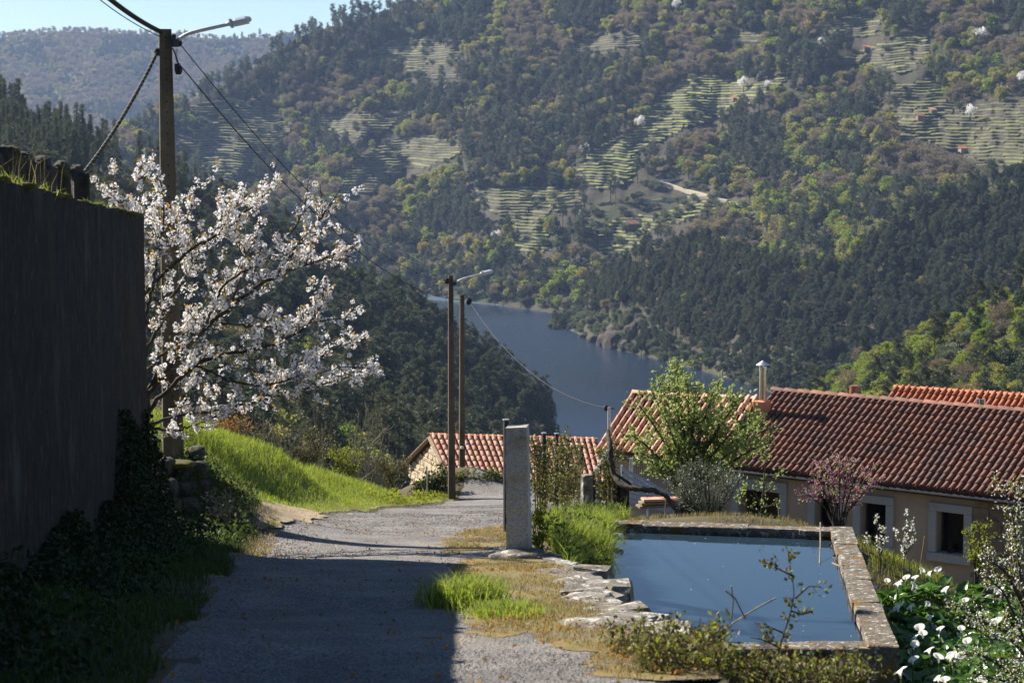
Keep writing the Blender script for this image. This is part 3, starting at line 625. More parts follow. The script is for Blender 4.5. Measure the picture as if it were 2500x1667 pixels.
def make_pine(name, seed, n, leaf, mat, H=14., base=.42, spread=2.4, cone=False):
    r = np.random.default_rng(seed); g = G(); blobs = []
    lean = r.normal(size=2) * .35
    tr = lambda z: np.array([lean[0] * (z / H) ** 2, lean[1] * (z / H) ** 2, z])
    g.tube([tr(z) - [0, 0, 1 if z == 0 else 0] for z in np.linspace(0, H * .97, 6)], [.24, .2, .17, .13, .09, .03], 5, 1)
    nb = 30 if cone else 22
    for i in range(nb):
        z = H * (base + (1 - base) * (i + .5) / nb); q = (z / H - base) / (1 - base)
        R = spread * ((1 - q) ** .8 if cone else (math.sin(math.pi * min(1, .25 + .72 * q)) ** .7)) * r.uniform(.55, 1.15); a = r.uniform(0, 6.28)
        c = tr(z) + [math.cos(a) * R * .7, math.sin(a) * R * .7, (.15 if not cone else -.3) * R]
        blobs.append((c, max(.45, R * .42))); g.tube([tr(z - .1 * R), c], [.06, .02], 3, 1, False)
    C, d = crown_pts(r, blobs, n, .25)
    V, Fq = leaves(C, leaf, leaf * .3, axis=d, spread=.8, r=r, up=.35); g.add(V, Fq, 0)
    return g.build(name, [mat, M['bark']], coll=PROTO)

KINDS = {}
def reg(k, o): KINDS.setdefault(k, []).append(o)
q = 0
for lod, nb_, lf in (('far', 480, .82), ('near', 1500, .5)):
    for s in range(3):
        reg('bare_' + lod, make_broad(f'k{q:03d}', 10 + s, int(nb_ * 1.5), lf * .95, M['lf_bare'], wr=.42, bare=True)); q += 1
        reg('spring_' + lod, make_broad(f'k{q:03d}', 20 + s, nb_, lf, M['lf_spring'], H=9, rx=3.3)); q += 1
        reg('pine_' + lod, make_pine(f'k{q:03d}', 30 + s, int(nb_ * 1.4), lf * 1.25, M['lf_pine'])); q += 1
    for s in range(2):
        reg('lime_' + lod, make_broad(f'k{q:03d}', 40 + s, nb_, lf, M['lf_lime'], H=8, rx=3.2)); q += 1
        reg('dark_' + lod, make_broad(f'k{q:03d}', 50 + s, nb_, lf, M['lf_dark'], H=8, rx=3.6, rz=2.8)); q += 1
        reg('cone_' + lod, make_pine(f'k{q:03d}', 60 + s, int(nb_ * 1.5), lf * 1.1, M['lf_pine'], H=16, base=.3, spread=2.3, cone=True)); q += 1
        reg('scrub_' + lod, make_broad(f'k{q:03d}', 70 + s, nb_, lf * .8, M['lf_scrub'], H=4.2, rx=2.6, rz=1.6)); q += 1
    reg('white_' + lod, make_broad(f'k{q:03d}', 80, nb_, lf * .9, M['lf_white'], H=7, rx=2.6)); q += 1
INDEX = {o.name: i for i, o in enumerate(sorted(PROTO.objects, key=lambda o: o.name))}
NAMES = sorted(INDEX)

trees = []           # (pos, proto name, rotation, scale, hill key, kind)
def plant(hill, key, dens, choose, r, lod, size=(.75, 1.25)):
    p = hill.sample(dens, r); x, y = pix(p); kind = choose(p, x, y, r)
    for i in range(len(p)):
        k = kind[i]
        if k is None: continue
        o = KINDS[k + '_' + lod]; o = o[int(r.integers(len(o)))]
        trees.append((p[i], o.name, r.uniform(0, 6.28), (size[0] + (size[1] - size[0]) * r.random() ** 1.6) * SIZE.get((key, k), SIZE.get(k, 1)), key, k))
SIZE = {'white': .8}
def pick(r, n, opts, noise=None):
    ks = list(opts); w = np.array([opts[k] for k in ks], float); w /= w.sum(); c = np.cumsum(w)
    u = r.random(n) if noise is None else np.clip(noise + r.normal(0, .1, n), 0, .9999)
    return [ks[int(np.searchsorted(c, q))] for q in np.clip(u, 0, .9999)]
def norm01(a): a = np.argsort(np.argsort(a)) / max(1, len(a)); return a * .9999
open_polys = [[(1560, 440), (1640, 430), (1760, 470), (1850, 505), (1760, 535), (1600, 540), (1520, 530)], [(1440, 505), (1560, 500), (1540, 560), (1440, 590)], [(1340, 575), (1420, 560), (1400, 640), (1340, 640)]]
def chooseB(p, x, y, r):
    n = len(p); nz = norm01(fbm(x / 130 + 3, y / 70, 91, 3)); nz2 = fbm(x / 60, y / 40, 92, 2)
    k = pick(r, n, {'bare': 3.2, 'spring': 2.4, 'lime': .3, 'dark': 1.3, 'pine': 3.0}, nz); k = np.array(k, object)
    low = (y > 600) | (p[:, 2] < -85); kk = np.array(pick(r, n, {'scrub': 2, 'dark': 3, 'spring': 2.5, 'bare': 1.2, 'pine': 1.5, 'lime': .35}), object); k[low] = kk[low]
    mid = (x > 1080) & (x < 1560) & (y > 150) & (y < 430); kk = np.array(pick(r, n, {'pine': 4, 'bare': 2.5, 'dark': 1.3, 'spring': 1}), object)
    sel = mid & (r.random(n) < .55); k[sel] = kk[sel]
    val = (x > 1850) & (y > 480); kk = np.array(pick(r, n, {'lime': 2.6, 'spring': 3, 'pine': 2, 'bare': .5}), object); k[val] = kk[val]
    ridge = (x < 1010) & (p[:, 1] > 1960); sel = ridge & (r.random(n) < .6); k[sel] = 'pine'
    for nm, q in TER.items():
        ins = inpoly(x, y, q) | inpoly(x, y - 9, q) | inpoly(x, y - 18, q) | inpoly(x, y - 27, q) | (inpoly(x, y - 36, q) & (r.random(n) < .7)); keep = ins & (r.random(n) < (.05 if nm not in ('T1', 'T4', 'T1b') else .09))
        k[ins] = None; k[keep] = 'scrub'
    for q in open_polys:
        ins = inpoly(x, y, q) | inpoly(x, y - 14, q); keep = ins & (r.random(n) < .4); k[ins] = None; k[keep] = 'scrub'
    return k
def chooseA(p, x, y, r): return np.array(pick(r, len(p), {'bare': 6, 'spring': 1.2, 'dark': 1.2, 'pine': 1}, norm01(fbm(x / 90, y / 40, 95, 3))), object)
def chooseC(p, x, y, r):
    k = np.array(pick(r, len(p), {'pine': 8, 'dark': .6, 'spring': .25, 'bare': .5}), object)
    sh = p[:, 2] < -108; kk = np.array(pick(r, len(p), {'scrub': 4, 'pine': 1.2, 'dark': 1}), object); k[sh] = kk[sh]
    up = inpoly(x, y, [(1880, 640), (2060, 570), (2130, 560), (2100, 640), (1960, 690)]); kk = np.array(pick(r, len(p), {'lime': 3, 'spring': 2, 'pine': 1}), object); k[up] = kk[up]
    rk = inpoly(x, y, [(1400, 800), (1470, 770), (1560, 750), (1610, 790), (1540, 850), (1440, 845)]); k[rk] = 'scrub'; k[rk & (r.random(len(p)) < .35)] = None
    return k
def chooseD(p, x, y, r):
    nz = norm01(fbm(x / 80, y / 50, 97, 3)); k = np.array(pick(r, len(p), {'lime': 5.5, 'spring': 3, 'bare': .4, 'dark': .8, 'pine': .8}), object)
    ins = inpoly(x, y, clear_poly) | inpoly(x, y, [(2105, 930), (2140, 905), (2200, 870), (2215, 885), (2170, 925)]); k[ins] = None; k[ins & (r.random(len(p)) < .08)] = 'scrub'
    return k
def chooseE(p, x, y, r):
    n = len(p); k = np.array(pick(r, n, {'pine': 6, 'dark': 1.6, 'bare': 1.0, 'spring': 1.2, 'lime': .5}), object)
    low = (y > 860) & (x < 900); kk = np.array(pick(r, n, {'spring': 2.5, 'lime': 1.7, 'dark': 2, 'bare': 1.5, 'pine': 2}), object); k[low] = kk[low]
    low = (y > 960) & (x >= 900) & (x < 1250); kk = np.array(pick(r, n, {'spring': 2, 'dark': 3, 'pine': 3.5}), object); k[low] = kk[low]
    top = (x < 500) & (y < 520); k[top] = 'cone'; k[inpoly(x, y, [(205, 440), (330, 450), (400, 520), (300, 520), (215, 480)])] = None
    return k
rr = np.random.default_rng(11)
plant(hillB, 'B', .024, chooseB, rr, 'far', (.7, 1.75))
plant(hillA, 'A', .0085, chooseA, rr, 'far', (1.0, 1.7))
plant(hillC, 'C', .06, chooseC, rr, 'near', (.7, 1.15))
SIZE.update({('D', 'lime'): .8, ('D', 'spring'): .8})
plant(hillD, 'D', .05, chooseD, rr, 'near', (.65, 1.1))
plant(hillE, 'E', .036, chooseE, rr, 'near', (.8, 1.3))
# white blossoming trees and other landmarks of the far slope
for (x, y, sc) in ((1813, 217, 1.5), (1562, 308, 1.3), (1428, 372, 1.2), (1872, 212, .9), (1130, 160, 1.1), (2008, 125, 1.6), (2390, 100, 1.5), (2365, 285, 1.3), (2038, 293, 1.1), (1213, 585, 1.2), (2490, 210, 1.5), (1650, 20, 1.2), (1880, 500, 0)):
    if sc: trees.append((hillB.at(x, y + 8) + [0, -6, 0], KINDS['white_far'][0].name, x * .7, sc * 1.15, 'B', 'white'))
for (x, y, sc) in ((1365, 715, 2.0), (1395, 700, 1.9), (1345, 728, 1.6), (1420, 725, 1.5), (1380, 680, 1.6), (1310, 720, 1.2)):
    trees.append((hillB.at(x, y), KINDS['lime_far'][0].name, x, sc, 'B', 'lime'))
for (x, y, sc) in ((1360, 590, 1.6), (1400, 585, 1.7), (1435, 592, 1.5), (1380, 610, 1.4), (1420, 612, 1.3), (1560, 590, 1.2)):
    trees.append((hillB.at(x, y), KINDS['dark_far'][0].name, x, sc, 'B', 'dark'))

# the trees that show largest become objects, the rest one mass for each hill
LBL = {('E', 'pine'): 'dark pine on the shaded spur behind the cherry tree', ('E', 'cone'): 'tall dark conifer on the spur crest beyond the mossy terrace stones', ('E', 'broad'): 'leafy tree among the pines on the shaded spur behind the cherry tree',
       ('D', 'pine'): 'lone dark pine among the yellow green trees behind the red roofs', ('D', 'broad'): 'yellow green tree on the slope just behind the red roofs', ('C', 'pine'): 'grey green pine on the pine slope beyond the river bend', ('C', 'broad'): 'leafy tree on the pine slope beyond the river bend',
       ('B', 'white'): 'white blossoming tree on the terraced hillside across the river', ('B', 'pine'): 'pine on the terraced hillside across the river', ('B', 'broad'): 'tree on the terraced hillside across the river', ('A', 'pine'): 'pine on the distant ridge', ('A', 'broad'): 'oak on the distant ridge'}
GRP = {'A': 'trees of the distant ridge', 'B': 'trees of the terraced hillside', 'C': 'trees of the pine slope', 'D': 'trees behind the red roofs', 'E': 'trees of the shaded spur'}
TP = np.array([t[0] for t in trees]); tx, ty_ = pix(TP); tsz = np.array([t[3] for t in trees]) / TP[:, 1]
fam = np.array(['white' if t[5] == 'white' else 'conifer' if t[5] == 'cone' else 'pine' if t[5] == 'pine' else 'broad' for t in trees])
vis = (tx > 5) & (tx < 2495) & (ty_ > 0) & (ty_ < 1120) & ~((tx < 350) & (ty_ > 480)) & ~((tx > 1480) & (ty_ > 1000)) & ~((tx > 1780) & (ty_ > 985 + (tx - 1780) * .02))
single = np.zeros(len(trees), bool)
for f, nmax in (('pine', 240), ('conifer', 60), ('broad', 290), ('white', 60)):
    c = np.where(vis & (fam == f))[0]; single[c[np.argsort(-tsz[c])[:nmax]]] = True
NM = {'pine': 'pine_tree', 'conifer': 'conifer_tree', 'broad': 'broadleaf_tree', 'white': 'blossoming_tree'}
for i in np.where(single)[0]:
    p, nm, rz, sc, key, k = trees[i]; o = bpy.data.objects.new(NM[fam[i]], bpy.data.objects[nm].data); COL.objects.link(o)
    o.location = p; o.rotation_euler = (0, 0, rz); o.scale = (sc, sc, sc)
    fk = {'conifer': 'cone', 'white': 'white', 'pine': 'pine', 'broad': 'broad'}[fam[i]]; lab = LBL.get((key, fk), LBL[(key, 'broad')]); grp = GRP[key] if fk != 'white' else 'white blossoming trees on the far slope'
    if key == 'E':
        X_, Y_ = tx[i], ty_[i]; kn = {'bare': 'brown budding tree', 'spring': 'olive yellow tree', 'lime': 'bright lime green tree', 'dark': 'round dark evergreen', 'scrub': 'grey green bush', 'pine': 'dark pine', 'cone': 'tall dark conifer'}[k]
        wh = 'left of the near pole' if X_ < 400 else 'just right of the near pole' if X_ < 560 else 'behind the cherry crown' if X_ < 760 else 'behind the cherry branch tips' if X_ < 900 else 'left of the slim poles' if X_ < 1090 else 'right of the slim poles' if X_ < 1220 else 'at the river tip'
        hh = 'crest' if Y_ < hillE.column(X_)[1].min() + 40 else 'lower slope' if Y_ > 1000 else 'mid slope'
        lab = f'{kn} on the spur {hh} {wh}'; grp = f'{kn}s of the spur {hh} {wh}'
    tag(o, lab, 'tree', grp)

ng = bpy.data.node_groups.new('plant trees', 'GeometryNodeTree')
ng.interface.new_socket('Geometry', in_out='INPUT', socket_type='NodeSocketGeometry'); ng.interface.new_socket('Geometry', in_out='OUTPUT', socket_type='NodeSocketGeometry')
gi = ng.nodes.new('NodeGroupInput'); go = ng.nodes.new('NodeGroupOutput'); iop = ng.nodes.new('GeometryNodeInstanceOnPoints'); ci = ng.nodes.new('GeometryNodeCollectionInfo')
ci.inputs['Collection'].default_value = PROTO; ci.inputs['Separate Children'].default_value = True; ci.inputs['Reset Children'].default_value = True
def named(n, t):
    a = ng.nodes.new('GeometryNodeInputNamedAttribute'); a.data_type = t; a.inputs['Name'].default_value = n; return a.outputs['Attribute']
ng.links.new(gi.outputs[0], iop.inputs['Points']); ng.links.new(ci.outputs[0], iop.inputs['Instance']); iop.inputs['Pick Instance'].default_value = True
ng.links.new(named('kind_index', 'INT'), iop.inputs['Instance Index']); ng.links.new(named('turn', 'FLOAT_VECTOR'), iop.inputs['Rotation']); ng.links.new(named('size', 'FLOAT'), iop.inputs['Scale'])
ng.links.new(iop.outputs[0], go.inputs[0])
FL = {'A': 'brown wood covering the distant blue ridge', 'B': 'mixed oak and pine wood covering the terraced hillside', 'C': 'pine wood covering the slope beyond the river bend', 'D': 'yellow green wood behind the red roofs', 'E': 'dark pine wood on the spur behind the cherry tree'}
for key in 'ABCDE':
    ids = [i for i in np.where(~single)[0] if trees[i][4] == key]
    me = bpy.data.meshes.new('forest'); me.from_pydata([tuple(trees[i][0]) for i in ids], [], [])
    a = me.attributes.new('kind_index', 'INT', 'POINT'); a.data.foreach_set('value', np.array([INDEX[trees[i][1]] for i in ids], np.int32))
    a = me.attributes.new('turn', 'FLOAT_VECTOR', 'POINT'); a.data.foreach_set('vector', np.array([(0, 0, trees[i][2]) for i in ids], np.float32).ravel())
    a = me.attributes.new('size', 'FLOAT', 'POINT'); a.data.foreach_set('value', np.array([trees[i][3] for i in ids], np.float32))
    o = bpy.data.objects.new('forest', me); COL.objects.link(o); md = o.modifiers.new('plant', 'NODES'); md.node_group = ng
    tag(o, FL[key], 'forest', kind='stuff')
print('trees', len(trees), 'single', int(single.sum()))

# huts and rocks of the far slope
def hut(hill, px, py, w, h, roofm, wallm, label, rz=.3):
    w *= .8; h *= .85
    b = hill.at(px, py) + [0, -3, 0]; t = thing('hut', b, label, 'hut', 'huts among the vineyard terraces'); R = rotz(rz)
    G().box(b + R @ [0, 0, h / 2 - .5], w, w * .75, h + 1, R).build('wall', wallm, t)
    rf = [R @ np.array(v) + b for v in ((-w * .56, -w * .45, h - .1), (w * .56, -w * .45, h - .1), (w * .56, w * .45, h + w * .3), (-w * .56, w * .45, h + w * .3))]
    rf2 = [q + [0, 0, .3] for q in rf]; G().add(rf + rf2, [(0, 3, 2, 1), (4, 5, 6, 7), (0, 1, 5, 4), (1, 2, 6, 5), (2, 3, 7, 6), (3, 0, 4, 7)]).build('roof', roofm, t)
    G().box(b + R @ [w * .1, -w * .375 - .03, h * .42], 1.1, .1, h * .8, R).build('door', M['timber'], t)
hut(hillB, 2349, 372, 7, 3, M['terr_new'], M['mortar'], 'bright orange roofed hut on the large striped vineyard')
hut(hillB, 1543, 556, 11, 3.5, M['terr_old'], M['rubble_brown'], 'long dark red roofed hut on the bright green terraces')
hut(hillB, 1419, 523, 4, 5.5, M['mortar'], M['white'], 'tall narrow whitewashed hut above the bright green terraces')
hut(hillB, 2245, 293, 7, 3, M['terr_old'], M['rubble_brown'], 'brown roofed hut in the middle of the striped vineyard', .2)
hut(hillB, 2275, 276, 6, 2.5, M['terr_pink'], M['rubble_brown'], 'pale roofed hut at the upper edge of the striped vineyard', .5)
hut(hillB, 2116, 124, 7, 2.6, M['terr_new'], M['rubble_brown'], 'orange roofed hut at the edge of the upper vineyard', .2)
hut(hillB, 2157, 44, 6, 2.5, M['terr_new'], M['rubble_brown'], 'small orange roofed hut beside the uppermost terraces', .2)
hut(hillB, 1410, 444, 7, 2.5, M['terr_red'], M['rubble_brown'], 'low dark red hut beside the ribbon of terraces', .2)
hut(hillB, 1793, 246, 6, 2.4, M['terr_new'], M['rubble_brown'], 'tiny orange hut above the ribbon of terraces near the big white tree', .4)
hut(hillB, 1140, 483, 6, 2.4, M['terr_old'], M['mortar'], 'little hut on the dark terraces above the river', .4)
b = hillB.at(2460, 14); t = thing('village_house', b, 'brown stone house at the top of the hillside among dark trees', 'house')
G().box(b + [0, 0, 4], 26, 10, 9).build('wall', M['rubble_brown'], t); G().add([b + v for v in ((-14, -6, 8.4), (14, -6, 8.4), (14, 0, 12), (-14, 0, 12), (14, 6, 8.4), (-14, 6, 8.4))], [(0, 1, 2, 3), (3, 2, 4, 5), (0, 3, 5), (1, 4, 2)]).build('roof', M['terr_old'], t)
for k in range(5): G().box(b + [-10 + 5 * k, -5.05, 5], 1.6, .2, 2).build('window', M['white'], t)
for (x, y, s, sd) in ((1480, 838, 13, 1), (1505, 842, 18, 2), (1455, 840, 10, 3), (1545, 815, 12, 4), (1500, 815, 12, 5), (1430, 832, 8, 6), (1570, 795, 10, 7), (1530, 853, 11, 8)):
    p = hillC.at(x, y); V, Fc = rock(p + [0, 4, 0], (s, s * .8, s * .9), sd, rz=sd); tag(G().add(V, Fc).build('shore_rock', M['rockface'], base=p), 'brown rock of the headland where pines meet the river', 'rock', 'rocks of the river headland')
r9 = np.random.default_rng(5)
for k in range(60):
    x, y = r9.uniform(2228, 2407), r9.uniform(845, 950)
    if not inpoly(np.array([x]), np.array([y]), clear_poly)[0]: continue
    p = hillD.at(x, y); V, Fc = rock(p, r9.uniform(1, 3.6, 3), k, rz=k, ico=ICO2); tag(G().add(V, Fc).build('hill_rock', M['stone'], base=p), 'grey rock in the clearing above the red roofs', 'rock', 'rocks of the hillside clearing')
pc = np.array([hillD.at(*q) for q in clear_poly]) + [0, 0, .6]
# ------------------------------------------------------------------ concrete wall, terrace stones, mossy stub wall
def zat(px, py, z): k = P(px, py, 1.0); return k * (z / k[2])          # point on the sight line at height z
b = np.array([WALLX(28.7), 28.7, float(ZR(28.7))])
wall = thing('retaining_wall', b, 'tall blackened concrete retaining wall with pale streaks along the lane', 'wall')
ys_ = np.linspace(-16, WALLEND, 150); zs = np.linspace(0, 1, 22)
def wall_pt(y, t, off): zb = ZR(y) - .6; zt = WTOP(y) + .05 * fbm(y * 1.3, y * 0, 41); return np.stack([WALLX(y) - off + .03 * fbm(y * 2, t * 9, 43) * (off == 0), y + 0 * t, zb + (zt - zb) * t], -1)
YY, TT2 = np.meshgrid(ys_, zs, indexing='ij'); A = wall_pt(YY, TT2, 0); B2 = wall_pt(YY, TT2, .45)
n1, n2 = YY.shape; i = np.arange(n1 - 1)[:, None] * n2; j = np.arange(n2 - 1)[None]; Q = np.stack([i + j, i + n2 + j, i + n2 + j + 1, i + j + 1], -1).reshape(-1, 4)
g = G().add(A, Q).add(B2, Q[:, ::-1])
top = np.stack([A[:, -1], B2[:, -1]], 1); k = np.arange(n1 - 1) * 2; g.add(top, np.stack([k, k + 1, k + 3, k + 2], 1))
end = np.stack([A[-1], B2[-1]], 1); k = np.arange(n2 - 1) * 2; g.add(end, np.stack([k, k + 2, k + 3, k + 1], 1))
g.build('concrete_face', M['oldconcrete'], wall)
gm = G()                                                         # moss cushions along the top edge
r = np.random.default_rng(3)
for y in np.linspace(12, 28.5, 90): V, Fc = rock((WALLX(y) - r.uniform(.0, .35), y, WTOP(y) + .0), r.uniform(.1, .28, 3) * [1, 1.6, .3], int(y * 10), ico=ICO1); gm.add(V, Fc)
tag(gm.build('moss', M['moss'], wall, smooth=True), kind='stuff')
sw = thing('dry_stone_row', P(110, 470, 24), 'row of dark mossy stones standing on the terrace above the wall', 'wall')
for k, (x0, x1, y0, y1) in enumerate(((-70, -10, 362, 470), (-15, 48, 370, 478), (52, 92, 383, 470), (94, 134, 392, 480), (138, 176, 405, 490), (178, 214, 415, 505))):
    d = 23.5 + k * .9; c = (P(x0, y0, d) + P(x1, y1 + 15, d)) / 2; s = np.abs(P(x1, y1 + 15, d) - P(x0, y0, d)); r = np.random.default_rng(k + 60)
    G().box(c + [0, 0, -.05], s[0] * 1.05, .5, s[2] * 1.05, rotz(.15 * k - .3), ch=.06, jit=.035, r=r).build('stone', M['darkstone'], sw); V, Fc = rock(c + [r.normal(0, .05), 0, s[2] * .42], (s[0] * .9, .45, s[2] * .4), k + 60); G().add(V, Fc).build('stone', M['darkstone'], sw)
st = thing('mossy_stub_wall', P(430, 1260, 31), 'low mossy stone wall end beside the foot of the lamp pole', 'wall')
r = np.random.default_rng(12)
for (px, py, d, sx, sz) in ((478, 1108, 33.4, .30, .26), (486, 1150, 33.0, .34, .34), (440, 1150, 32.6, .36, .3), (400, 1140, 32.2, .34, .3), (492, 1195, 32.6, .36, .36), (450, 1195, 32.2, .4, .34), (408, 1190, 31.8, .4, .36), (380, 1180, 31.5, .3, .4),
                            (498, 1245, 32.2, .4, .4), (455, 1245, 31.8, .42, .4), (412, 1240, 31.4, .42, .4), (378, 1235, 31.2, .34, .4), (500, 1290, 31.9, .42, .4), (452, 1295, 31.4, .46, .4), (405, 1290, 31.0, .46, .4)):
    V, Fc = rock(P(px, py, d), (sx, .5, sz), int(px), rz=r.uniform(-.2, .2), ico=ICO2); G().add(V, Fc).build('stone', M['darkstone'], st, smooth=True)
V, Fc = rock(P(430, 1132, 32.4), (.62, .6, .12), 77); G().add(V, Fc).build('moss_cap', M['moss'], st, smooth=True)

# ------------------------------------------------------------------ poles and cables
def frame(d):
    d = unit(d); s = unit(np.cross(d, [0, 0, 1.0])); u = np.cross(s, d); return np.stack([s, d, u], 1)
def utility_pole(px0, pyt, px1, pyb, d, wt, wb, mat, label, lamp=None, rz=.25, holes=True, box=False):
    t0 = P(px0, pyt, d); b0 = P(px1, pyb, d); o = thing('utility_pole', b0, label, 'street lamp' if lamp else 'utility pole', 'concrete poles along the lane'); R = rotz(rz)
    rings = []; n = 14
    for k in range(n + 1):
        t = k / n; c = b0 * (1 - t) + t0 * t - (np.array([0, 0, .5]) if k == 0 else 0); w = wb * (1 - t) + wt * t; ch = w * .06; h = w / 2; e = w * .36
        rings.append([R @ np.array(v) + c for v in ((-h + ch, -e, 0), (h - ch, -e, 0), (h, -e + ch, 0), (h, e - ch, 0), (h - ch, e, 0), (-h + ch, e, 0), (-h, e - ch, 0), (-h, -e + ch, 0))])
    V = np.array(rings).reshape(-1, 3); m8 = np.arange(8)[None]; i = np.arange(n)[:, None] * 8; g = G().add(V, np.stack([i + m8, i + (m8 + 1) % 8, i + 8 + (m8 + 1) % 8, i + 8 + m8], -1).reshape(-1, 4)); g.add(V[-8:], [tuple(range(8))]); g.build('shaft', mat, o)
    if holes:
        gh = G()
        for t in np.arange(.05, .985, .0245):
            c = b0 * (1 - t) + t0 * t; w = wb * (1 - t) + wt * t; gh.box(c + R @ [.0, -w * .36, 0], .022, .012, .022, R)
        tag(gh.build('bolt_holes', M['hole'], o), kind='stuff')
    if lamp:
        s = lamp['s']; pts = np.array([P(*q, d - .05) for q in lamp['arm']]); t = np.linspace(0, 1, 14); kk = np.linspace(0, 1, len(pts)); pth = np.stack([np.interp(t, kk, pts[:, q]) for q in range(3)], 1)
        for _ in range(2): pth[1:-1] = (pth[:-2] + 2 * pth[1:-1] + pth[2:]) / 4
        G().tube(pth, .032 * s, 8).build('lamp_arm', M['galv'], o, smooth=True)
        c = P(*lamp['head'], d - .05); fr = frame(pth[-1] - pth[-4]); L = .42 * s
        hd = G(); prof = [(-.5, .05, .035), (-.42, .075, .05), (-.1, .1, .062), (.3, .105, .062), (.46, .08, .045), (.5, .03, .015)]; rg = []
        for (u, w, h) in prof: rg.append([fr @ np.array(v) * s + c for v in ((-w, u * L / s, -h * .6), (w, u * L / s, -h * .6), (w * .9, u * L / s, h * .4), (w * .5, u * L / s, h), (-w * .5, u * L / s, h), (-w * .9, u * L / s, h * .4))])
        V = np.array(rg).reshape(-1, 3); m6 = np.arange(6)[None]; i = np.arange(len(prof) - 1)[:, None] * 6; hd.add(V, np.stack([i + m6, i + (m6 + 1) % 6, i + 6 + (m6 + 1) % 6, i + 6 + m6], -1).reshape(-1, 4)); hd.add(V[:6], [(0, 1, 2, 3, 4, 5)]); hd.add(V[-6:], [(0, 1, 2, 3, 4, 5)])
        h = hd.build('lamp_head', M['lampgrey'], o, smooth=False)
        G().box(c + fr @ [0, .08 * L, -.045 * s], .15 * s, L * .6, .03 * s, fr).build('lens', M['white'], h, base=b0)
        cl = G().box(c + fr @ [0, -.3 * L, 0], .2 * s, .03, .14 * s, fr); cl.build('clip', M['galv'], h, base=b0)
        G().tube([P(*lamp['arm'][0], d - .15) + [0, 0, -.06], P(*lamp['arm'][0], d - .15) + [0, 0, .06]], wt * .42, 8).build('bracket', M['darksteel'], o)
    if box:
        for k, (x, y, w, hh, m_) in enumerate(box): G().box(P(x, y, d - .15), w, .1, hh, R, ch=.012).build('junction_box', m_, o)
    return o
p1 = utility_pole(403, 72, 423, 1116, 33, .2, .345, M['polecon'], 'tall weathered concrete pole with a street lamp behind the blossoming cherry', dict(arm=[(425, 106), (437, 96), (455, 84), (480, 77), (515, 69), (556, 60)], head=(583, 54), s=1.0), box=[(432, 135, .045, .2, M['white']), (424, 92, .07, .1, M['darksteel']), (430, 165, .05, .12, M['cable'])])
G().tube([P(355, 369, 33), P(394, 369, 33)], .012, 5).build('rod', M['galv'], p1)
p2 = utility_pole(1100, 672, 1103, 1222, 66, .15, .24, M['poledark'], 'slim dark concrete pole with a street lamp at the road bend', dict(arm=[(1110, 692), (1120, 685), (1135, 679), (1155, 674), (1178, 669)], head=(1188, 665), s=1.05), box=[(1111, 715, .1, .17, M['lampgrey'])])
p3 = utility_pole(1128, 719, 1128, 1150, 69, .15, .2, M['polecon'], 'second slim concrete pole without a lamp in front of the small tiled roof', None, box=[(1128, 1092, .1, .09, M['white'])])
r = np.random.default_rng(8)
def path(p0, p1, sagv, n=40):
    t = np.linspace(0, 1, n)[:, None]; q = p0 * (1 - t) + p1 * t; q[:, 2] -= sagv * 4 * (t * (1 - t))[:, 0]; return q
def cable(name, p0, p1, sagv, rad, label, mat, twist=0, n=40, clamps=()):
    q = path(p0, p1, sagv, n); g = G(); b = q[0]
    if twist:
        T = unit(np.gradient(q, axis=0)); A = unit(np.cross(T, [0, 0, 1.0])); B = np.cross(T, A); s = np.concatenate([[0], np.cumsum(np.linalg.norm(np.diff(q, axis=0), axis=1))])
        for ph in (0, 2.09, 4.19):
            a = s / twist * 6.28 + ph; g.tube(q + rad * (np.cos(a)[:, None] * A + np.sin(a)[:, None] * B), rad * .9, 6)
    else: g.tube(q, rad, 5)
    t = thing(name, b, label, 'cable', 'overhead cables'); g.build('strand', mat, t, smooth=True)
    for c, sc in clamps: V, Fc = rock(c, (sc, sc, sc * 1.3), 5, ico=ICO2); G().add(V, Fc).build('clamp', M['cable'], t)
    return t
cable('overhead_cable', P(392, 78, 32.8), P(150, -110, 26), .1, .022, 'thick black bundled cable rising from the pole top out of view', M['cable'], .22, 140)
cable('thin_wire', P(392, 90, 32.8), P(140, -90, 26), .1, .008, 'thin wire under the thick bundled cable at the pole top', M['cable'])
cable('guy_cable', P(387, 122, 32.8), P(203, 425, 28.5), .12, .017, 'twisted weathered cable slanting from the pole to the terrace stones', M['cablegreen'], .42, 120, [(P(384, 128, 32.7), .1)])
cable('overhead_cable', P(440, 108, 33), P(1092, 686, 66), .85, .009, 'upper thin cable sagging from the near lamp pole to the far lamp pole', M['cable'], 0, 60, [(P(1091, 686, 65.9), .16), (P(438, 106, 33), .09)])
cable('overhead_cable', P(432, 150, 33), P(1098, 729, 66), .8, .011, 'lower thin cable sagging from the near lamp pole to the far lamp pole', M['cable'], 0, 60, [(P(436, 172, 32.9), .12)])
cable('overhead_cable', P(1098, 730, 66), P(1126, 732, 69), .0, .012, 'short wire between the two slim poles', M['cable'], 0, 6)
cable('house_cable', P(1143, 732, 69), P(1482, 995, 53.5), .75, .01, 'cable from the second slim pole down to the house mast', M['cable'], 0, 50, [(P(1145, 736, 68.8), .2), (P(1480, 996, 53.5), .13)])
cable('pole_wire', P(421, 118, 32.8), P(440, 178, 32.8), -.05, .012, 'short black wire looping down the side of the pole head', M['cable'], 0, 10)
mast = thing('roof_mast', P(1487, 1062, 53.4), 'pale metal service mast at the roof corner', 'mast')
G().tube([P(1487, 1064, 53.4), P(1487, 994, 53.4)], .045, 8).build('tube', M['galv'], mast); G().tube([P(1478, 997, 53.4), P(1501, 997, 53.4)], .015, 6).build('crossbar', M['cable'], mast)

